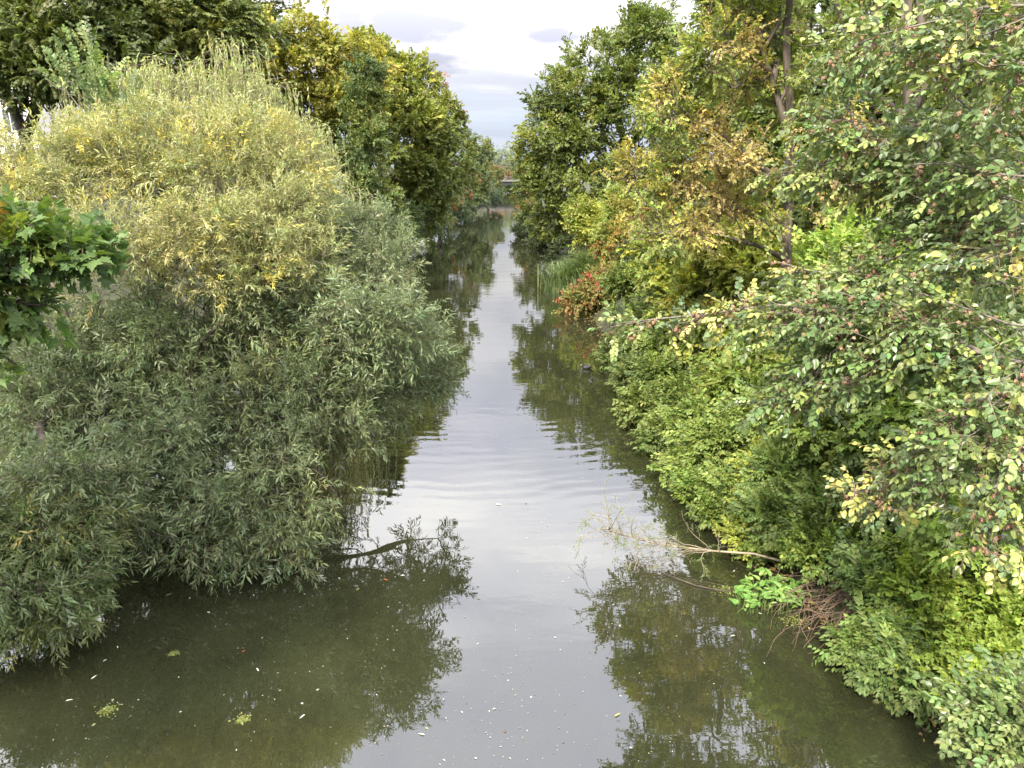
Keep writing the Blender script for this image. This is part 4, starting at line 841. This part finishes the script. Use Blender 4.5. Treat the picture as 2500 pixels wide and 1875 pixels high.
    def husk(sd):
        rr = np.random.default_rng(sd); V, F = [], []
        n1, n2 = 4, 6
        for i in range(n1 + 1):
            th = math.pi * i / n1
            for j in range(n2):
                a = 2 * math.pi * j / n2 + .4 * i; rad = 1 + (.45 if (i + j) % 2 else -.05) * math.sin(th) + rr.normal(0, .06); V.append((rad * .8 * math.sin(th) * math.cos(a), rad * .8 * math.sin(th) * math.sin(a), 1.1 * rad * math.cos(th)))
        for i in range(n1):
            for j in range(n2): F.append((i * n2 + j, i * n2 + (j + 1) % n2, (i + 1) * n2 + (j + 1) % n2, (i + 1) * n2 + j))
        return np.array(V), np.array(F)
    hm = []
    for k in range(6):
        V, F = husk(k); c = jitter(r, np.tile([[(.28, .185, .115), (.23, .15, .095), (.33, .235, .145)][k % 3]], (len(F), 1)), .2, .05); hm.append(mesh_np('nut', V, [F], LEAF_DRY, c))
    d = np.linalg.norm(P - CAMP, axis=1); fx = (P[:, 0] - P[:, 1] * math.tan(YAW)) / P[:, 1]; vis = (fx < .70) & (P[:, 1] > 3)
    order = np.argsort(np.where(vis, d, 1e9)); inv = Matrix.Translation(-Vector(root.location))
    for i in order[:290]:
        o = bpy.data.objects.new('nut', hm[int(r.integers(0, 6))]); COL.objects.link(o); o.parent = root; o.matrix_parent_inverse = inv
        o.matrix_basis = Matrix.LocRotScale(Vector(P[i].tolist()), Vector(sphere(r, 1)[0].tolist()).to_track_quat('Z', 'Y'), Vector([float(r.uniform(.018, .025))] * 3))
    V0, F0 = husk(9); rest = order[290:]; S = r.uniform(.018, .025, len(rest)); V = (P[rest][:, None] + S[:, None, None] * V0[None]).reshape(-1, 3); F = (F0[None] + (np.arange(len(rest)) * len(V0))[:, None, None]).reshape(-1, 4)
    link('nuts', mesh_np('nuts', V, [F], LEAF_DRY, jitter(r, np.tile([(.30, .19, .12)], (len(F), 1)), .2, .06)), root, kind='stuff')
beech()
def beech_sapling():
    b = gpt(6.3, 6.0)
    plant('beech_sapling', 'pale green beech sapling with toothed leaves in the bottom right corner', 'tree', 92, b,
          [upward(b, [at(2520, 1860, 5.9), at(2440, 1760, 6.1), at(2330, 1720, 6.4)]), upward(b, [at(2530, 1800, 5.8), at(2430, 1850, 5.9), at(2400, 1900, 6.0)]), upward(b, [at(2500, 1700, 6.2), at(2440, 1690, 6.3)])],
          [lobe(2430, 1760, 6.1, 80, 60, .35), lobe(2370, 1730, 6.3, 40, 25, .2), lobe(2450, 1850, 5.9, 70, 50, .3), lobe(2490, 1700, 6.2, 60, 50, .3)],
          150, 3, T_BEECH, 'beech', LEAF_GLOSSY, pal([(.15, .21, .07), (.12, .18, .06), (.20, .26, .09)], [3, 2, 2], .5), BARK_GREY, [(.022, .006)] * 3, twigs=.003, leaf_objects=200,
          grow_kw=dict(shell=.2, step=.2, rt=.003, clumps=None), spray_kw=dict(up=.1, w_rnd=.5, w_out=.5, spread=.03), rollk=.3)
beech_sapling()

# ------------------------------------------------------------------ long grass tuft at the water edge
def grass_tuft():
    r = np.random.default_rng(120); c = V3(5.0, 46, .1); root = empty('grass_tuft', (c[0], c[1], c[2] - .1), 'long arching grass tuft overhanging the water on the right bank', 'grass')
    n = 2600; B = np.array([c[0] - .1, c[1], 0]) + r.normal(0, 1, (n, 3)) * (.75, .8, 0); B[:, 2] = np.maximum(ground_z(B[:, 0], B[:, 1]), 0.02)
    az = r.uniform(0, 6.28, n); o = np.stack((np.cos(az) - .45, np.sin(az) - .35, 0 * az), -1) * r.uniform(.2, .8, n)[:, None]; h = r.uniform(1.1, 2.3, n)
    t = np.linspace(0, 1, 6); P = B[:, None] + (t ** 1.6)[None, :, None] * o[:, None] * h[:, None, None] * .9; P[:, :, 2] += h[:, None] * (1.25 * t - .55 * t ** 2.6)[None]
    side = norm(np.cross(norm(P[:, -1] - P[:, 0] + (1e-3, 0, 0)), V3(0, 0, 1))); w = .030 * (1 - t ** 2) + .002
    V = np.stack((P - side[:, None] * w[None, :, None], P + side[:, None] * w[None, :, None]), 2).reshape(n, -1, 3); k = np.arange(5) * 2; q = np.stack((k, k + 1, k + 3, k + 2), -1)
    F = (q[None] + (np.arange(n) * 12)[:, None, None]).reshape(-1, 4); col = np.repeat(palette(r, B, [(.19, .255, .11), (.23, .29, .135), (.15, .20, .08)], [3, 2, 2], .5), 5, 0)
    link('blades', mesh_np('blades', V.reshape(-1, 3), [F], LEAF, col), root, kind='stuff')
grass_tuft()

# ------------------------------------------------------------------ fallen willow branch lying in the water
def wander(r, a, d, L, n=7, curl=.25, sag=0.0):
    p = [np.asarray(a, float)]; d = norm(np.asarray(d, float))
    for i in range(n):
        d = norm(d + r.normal(0, curl, 3) + V3(0, 0, -sag)); p.append(p[-1] + d * L / n)
    return np.array(p)
def fallen_branch():
    r = np.random.default_rng(130); a = ong(1930, 1375, .35); root = empty('fallen_branch', (a[0], a[1], 0), 'fallen pale willow branch reaching over the water from the right bank', 'branch')
    main = [a, onw(1840, 1352, .40), onw(1740, 1345, .34), onw(1660, 1335, .32), onw(1590, 1325, .42), onw(1520, 1305, .62), onw(1478, 1290, .85)]
    m = MB(); m.tube(main, np.linspace(.026, .007, len(main)), 6); link('limb', m.mesh('limb', TWIG_PALE, True), root)
    m = MB(); A, D = [], []
    for k in range(44):
        s = r.uniform(.25, .98) * (len(main) - 1); i = min(int(s), len(main) - 2); p = main[i] + (main[i + 1] - main[i]) * (s - i); d = norm(main[i + 1] - main[i])
        path = wander(r, p, d * .6 + sphere(r, 1)[0] * .55 + V3(0, 0, .25), r.uniform(.35, 1.1), 7, .2, .02); path[:, 2] = np.maximum(path[:, 2], .02)
        m.tube(path, np.linspace(.009, .0025, len(path)), 4)
        for q in range(3):
            j = r.integers(2, 7); sub = wander(r, path[j], path[j] - path[j - 1] + sphere(r, 1)[0] * .10, r.uniform(.2, .45), 5, .25); sub[:, 2] = np.maximum(sub[:, 2], .015); m.tube(sub, np.linspace(.005, .0018, len(sub)), 3)
            A.append(sub[3]); D.append(sub[-1] - sub[-2])
        if k % 3 == 0: A.append(path[-2]); D.append(path[-1] - path[-2])
    link('twigs', m.mesh('twigs', TWIG_PALE, True), root, kind='stuff')
    A, D = np.array(A), np.array(D); sel = r.uniform(0, 1, len(A)) < .75
    fr, tw = place_sprays(r, A[sel], D[sel], spray_templates(131, 10, .18, .06, 'spiral', 50, .1, .4)); link('foliage', leaf_mesh('foliage', fr, 'lance2', jitter(r, np.array([(.20, .24, .085)] * len(fr[0])), .2, .08), LEAF_WILLOW), root, kind='stuff')
    # raft of trapped dead stems under its tip
    m = MB(); c = onw(1590, 1385)
    for k in range(70):
        p = c + r.normal(0, 1, 3) * (.28, .16, 0); p[2] = r.uniform(.005, .10); m.tube(wander(r, p, r.normal(0, 1, 3) * (1, .7, .3), r.uniform(.15, .45), 4, .3), [.004] * 5, 3)
    link('trapped_stems', m.mesh('trapped_stems', TWIG, True), root, kind='stuff')
    r2 = empty('sunken_stick', onw(1700, 1425), 'dark wet stick lying in the water between fallen branch and leafy dock', 'stick')
    m = MB(); m.tube([onw(1615, 1398, .02), onw(1660, 1415, .03), onw(1700, 1430, .02), onw(1760, 1442, .015), onw(1800, 1440, .01)], [.010, .013, .015, .014, .010], 6); link('stick', m.mesh('stick', BARK, True), r2)
fallen_branch()
DEAD = bark_mat('dead_stem_bark', (.08, .05, .035), (.20, .135, .09), 5)
def dead_stems():
    r = np.random.default_rng(140); c = ong(2010, 1470, .1); root = empty('dead_stems', (c[0], c[1], max(c[2] - .1, 0)), 'tangle of dead brown stems arching down to the water beside the dock', 'plant')
    for k in range(85):
        a = ong(r.uniform(1960, 2130), r.uniform(1390, 1510), r.uniform(.25, .6)); d = V3(r.normal(-.6, .6), r.normal(-.5, .5), r.uniform(-.1, .6))
        p = wander(r, a, d, r.uniform(.5, 1.3), 8, .16, .14); p[:, 2] = np.maximum(p[:, 2], .02)
        m = MB(); m.tube(p, np.linspace(.0065, .003, len(p)), 4, False); link('stem', m.mesh('stem', DEAD, True), root)
    for pts, rd in (([(1930, 1385, .25), (1880, 1330, .5), (1830, 1290, .7)], .012), ([(1960, 1430, .15), (2050, 1400, .6), (2140, 1370, .9)], .013), ([(1900, 1400, .05), (1920, 1340, .5), (1960, 1300, .8)], .010)):
        m = MB(); m.tube([ong(x, y, h) for x, y, h in pts], [rd, rd * .8, rd * .5], 5); link('stem', m.mesh('stem', TWIG_PALE, True), root)
dead_stems()
def dock():
    r = np.random.default_rng(150); c = onw(1868, 1465); root = empty('dock_plant', c, 'bright green broad-leaved dock clump growing in the water edge', 'plant')
    pos, X, Z, S, C = [], [], [], [], []; m = MB()
    for k in range(190):
        q = onw(r.uniform(1800, 1950), r.uniform(1432, 1500)); w = 1 - abs((q[0] - c[0]) / .75); h = .06 + .34 * max(w, 0) * r.uniform(.4, 1)
        tip = q + V3(r.normal(0, .05), r.normal(0, .05), h); m.tube([q, (q + tip) / 2 + V3(0, 0, .02), tip], [.006, .005, .004], 4, False)
        az = r.uniform(0, 6.28); x = norm(V3(math.cos(az), math.sin(az) - .4, r.uniform(.1, .7))); u = V3(0, -.25, 1) + r.normal(0, .2, 3); z = norm(u - x * (u @ x))
        pos.append(tip); X.append(x); Z.append(z); S.append(r.uniform(.11, .19)); C.append((.15, .28, .06) if r.uniform() < .65 else (.23, .34, .085))
    link('stalks', m.mesh('stalks', noise_mat('green_stalk', (.12, .18, .05), (.16, .22, .06), 4, .6), True), root, kind='stuff')
    SH['dock'] = half((.10, .20), (.35, .24), (.7, .14), z=.3)
    single_leaves(r, root, [np.array(pos), np.array(X), np.array(Z), np.array(S)], jitter(r, np.array(C), .18, .06), 'dock', LEAF)
dock()

# ------------------------------------------------------------------ coot
def coot():
    c = onw(1432, 900); root = empty('coot', c, 'small black coot with white bill swimming near the right bank', 'bird'); root.rotation_euler = (0, 0, R(8)); root.scale = (1.15,) * 3
    FEA = noise_mat('black_feathers', (.010, .010, .011), (.028, .027, .029), 40, .55); BILL = noise_mat('white_bill', (.75, .72, .66), (.85, .82, .78), 10, .4)
    # lofted body, tail -> breast -> neck -> head (bird looks towards -X)
    spine = [(.19, 0, .060), (.17, 0, .058), (.12, 0, .050), (.06, 0, .045), (0, 0, .043), (-.06, 0, .046), (-.10, 0, .062), (-.118, 0, .090), (-.125, 0, .118), (-.137, 0, .140), (-.152, 0, .147), (-.168, 0, .143), (-.178, 0, .137)]
    rw = [.004, .025, .060, .080, .085, .074, .050, .033, .026, .030, .031, .023, .006]; rh = [.004, .018, .045, .062, .066, .058, .046, .034, .026, .029, .030, .022, .006]
    P = np.array(spine); T = norm(np.gradient(P, axis=0)); V, F, k = [], [], 12
    for i in range(len(P)):
        s = V3(0, 1, 0); u = norm(np.cross(T[i], s)); u = u if u[2] > 0 or T[i][2] > .5 else -u
        for j in range(k):
            a = 2 * math.pi * j / k; V.append(P[i] + rw[i] * math.cos(a) * s + rh[i] * math.sin(a) * np.cross(s, T[i]))
    for i in range(len(P) - 1):
        for j in range(k): F.append((i * k + j, i * k + (j + 1) % k, (i + 1) * k + (j + 1) % k, (i + 1) * k + j))
    F += [tuple(range(k))[::-1], tuple(range((len(P) - 1) * k, len(P) * k))]
    me = bpy.data.meshes.new('body'); me.from_pydata([tuple(map(float, v)) for v in V], [], F); me.materials.append(FEA); me.polygons.foreach_set('use_smooth', np.ones(len(F), bool)); o = link('body', me, root, loc=(0, 0, 0))
    m = MB(); m.tube([(-.168, 0, .150), (-.178, 0, .142), (-.190, 0, .131), (-.206, 0, .124)], [.006, .011, .008, .002], 8); link('bill', m.mesh('bill', BILL, True), root, loc=(0, 0, 0))
    for s in (-1, 1):
        m = MB(); m.tube([(.15, s * .045, .075), (.10, s * .075, .078), (.03, s * .088, .070), (-.04, s * .080, .062)], [.006, .022, .026, .010], 7); link('wing', m.mesh('wing', noise_mat('wing_feathers', (.022, .022, .024), (.05, .049, .05), 30, .6), True), root, loc=(0, 0, 0))
        m = MB(); m.tube([(-.160, s * .026, .150), (-.160, s * .031, .150)], [.004, .002], 6); link('eye', m.mesh('eye', noise_mat('red_eye', (.12, .01, .01), (.16, .015, .01), 5, .2), True), root, loc=(0, 0, 0))
coot()

# ------------------------------------------------------------------ what floats on the river
def debris():
    r = np.random.default_rng(160); P = []
    for k in range(95):                                            # drifts of specks
        q = onw(r.uniform(900, 1600), r.uniform(780, 1870) ** 1.0) if k < 75 else onw(r.uniform(60, 1100), r.uniform(1450, 1870)); n = int(r.integers(4, 22))
        P.append(q + r.normal(0, 1, (n, 3)) * (.16, .42, 0) + np.outer(r.normal(0, .5, n), (.25, 1, 0)))
    P.append(np.array([onw(r.uniform(200, 1900), r.uniform(700, 1870)) for _ in range(420)])); P = np.concatenate(P)
    xr = np.array([np.interp(y, *XR) for y in P[:, 1]]); P = P[(P[:, 0] < xr - .3) & (P[:, 0] > -9)]; n = len(P); P[:, 2] = .006
    az = r.uniform(0, 6.28, n); X = np.stack((np.cos(az), np.sin(az), 0 * az), -1); Z = np.tile(V3(0, 0, 1), (n, 1)) + r.normal(0, .08, (n, 3)); Z = norm(Z - X * (Z * X).sum(1, keepdims=True))
    c = np.array([(.42, .42, .39), (.30, .30, .25), (.22, .21, .11), (.12, .09, .05)])[r.choice(4, n, p=[.4, .25, .2, .15])]
    o = link('floating_specks', leaf_mesh('floating_specks', [P, X, Z, .016 * r.lognormal(0, .55, n)], 'kiteoval', jitter(r, c, .2, .05), LEAF_DRY)); tag(o, 'scattered pale specks of drifting plant litter on the river', 'litter', kind='stuff')
    cols = {'white': (.62, .60, .52), 'yellow': (.42, .36, .10), 'rust': (.40, .14, .06), 'olive': (.24, .25, .09)}
    spots = [(632, 1640, 'white', .11, 'pale willow leaf floating between the two yellowish weed mats and mid-river'), (745, 1745, 'white', .10, 'pale curved willow leaf floating right of the small yellowish weed mat'),
             (160, 1712, 'white', .10, 'pale willow leaf floating just left of the round duckweed mat'), (222, 1660, 'white', .12, 'long pale willow leaf floating above the round duckweed mat'),
             (288, 1583, 'white', .08, 'short pale leaf floating near the trailing willow bush at lower left'), (936, 1414, 'rust', .11, 'rust-orange leaf floating within the willow reflection'),
             (878, 1437, 'yellow', .08, 'yellow leaf floating just left of the rust-orange leaf'), (600, 1588, 'rust', .08, 'small reddish leaf floating under the hanging willow tips'),
             (1037, 1795, 'white', .10, 'pale willow leaf floating at the bottom edge near mid-river'), (1500, 1750, 'yellow', .12, 'yellow willow leaf floating in the sky reflection at lower right'),
             (1795, 1552, 'white', .09, 'pale leaf floating in open water below the dock clump'), (1861, 1500, 'white', .08, 'pale leaf floating at the front edge of the dock clump'),
             (1790, 1396, 'white', .08, 'pale leaf floating between the fallen branch and the dock'), (1163, 1460, 'olive', .10, 'olive leaf floating mid-river below the fallen branch'),
             (420, 1450, 'olive', .11, 'olive leaf floating under the willow beside the trailing bush'), (1210, 1232, 'white', .14, 'long white stem-like leaf floating mid-river left of the fallen branch')]
    SH['drift'] = half((.25, .10), (.65, .09), z=.25); ms = {}
    for k, c in cols.items(): ms[k] = mesh_np('floating_leaf', SH['drift'][0] * (1, 1, .35) + (0, 0, .10), [SH['drift'][1]], LEAF_DRY, np.array([c, c]))
    for x, y, k, sz, lab in spots:
        o = bpy.data.objects.new('floating_leaf', ms[k]); COL.objects.link(o); q = onw(x, y, .004); o.location = q.tolist(); o.scale = (sz, sz, sz); o.rotation_euler = (0, 0, float(r.uniform(0, 6.28))); tag(o, lab, 'leaf', 'single leaves floating on the river')
    for x, y, w, lab_ in ((263, 1735, .13, 'round mat of yellow-green duckweed floating at lower left'), (590, 1757, .10, 'small yellowish weed mat floating below the grey-green willow'), (423, 1597, .07, 'tiny green weed tuft floating under the grey-green willow'), (1940, 1515, .22, 'yellow-green weed trailing in the water below the dock'), (1770, 1440, .22, 'stringy weed caught on the sunken stick beside the dock')):
        n = 130; q = onw(x, y); P = q + r.normal(0, 1, (n, 3)) * (w * .5, w * .42, .004); P[:, 2] = np.abs(P[:, 2]) + .006
        az = r.uniform(0, 6.28, n); X = np.stack((np.cos(az), np.sin(az), 0 * az), -1); Z = V3(0, 0, 1) + r.normal(0, .3, (n, 3)); Z = norm(Z - X * (Z * X).sum(1, keepdims=True))
        o = link('water_weed', leaf_mesh('water_weed', [P, X, Z, .026 * r.lognormal(0, .3, n)], 'round', jitter(r, np.tile([(.19, .21, .055)], (n, 1)), .25, .08), LEAF)); tag(o, lab_, 'water weed', 'mats of weed on the river', 'stuff')
debris()
def shore_litter():
    r = np.random.default_rng(170); n = 2600; Y = 7 + 38 * r.uniform(0, 1, n) ** 1.5; x = np.interp(Y, *XR) + r.normal(-.12, .20, n)
    P = np.stack((x, Y, np.maximum(ground_z(x, Y), 0.0) + .012), -1); az = r.uniform(0, 6.28, n); X = np.stack((np.cos(az), np.sin(az), r.normal(0, .12, n)), -1); X = norm(X)
    Z = V3(0, 0, 1) + r.normal(0, .25, (n, 3)); Z = norm(Z - X * (Z * X).sum(1, keepdims=True)); c = np.array([(.16, .10, .05), (.24, .17, .08), (.30, .26, .08), (.09, .065, .04)])[r.integers(0, 4, n)]
    o = link('shore_litter', leaf_mesh('shore_litter', [P, X, Z, .07 * r.lognormal(0, .35, n)], 'oval', jitter(r, c, .2, .06), LEAF_DRY)); tag(o, 'fallen brown leaves lodged along the right water line', 'leaf litter', kind='stuff')
shore_litter()
print('LEAVES', NLEAF[0], 'TRIS', sum(sum(len(p.vertices) - 2 for p in m.polygons) if len(m.polygons) < 2000 else len(m.loops) - 2 * len(m.polygons) for m in bpy.data.meshes))
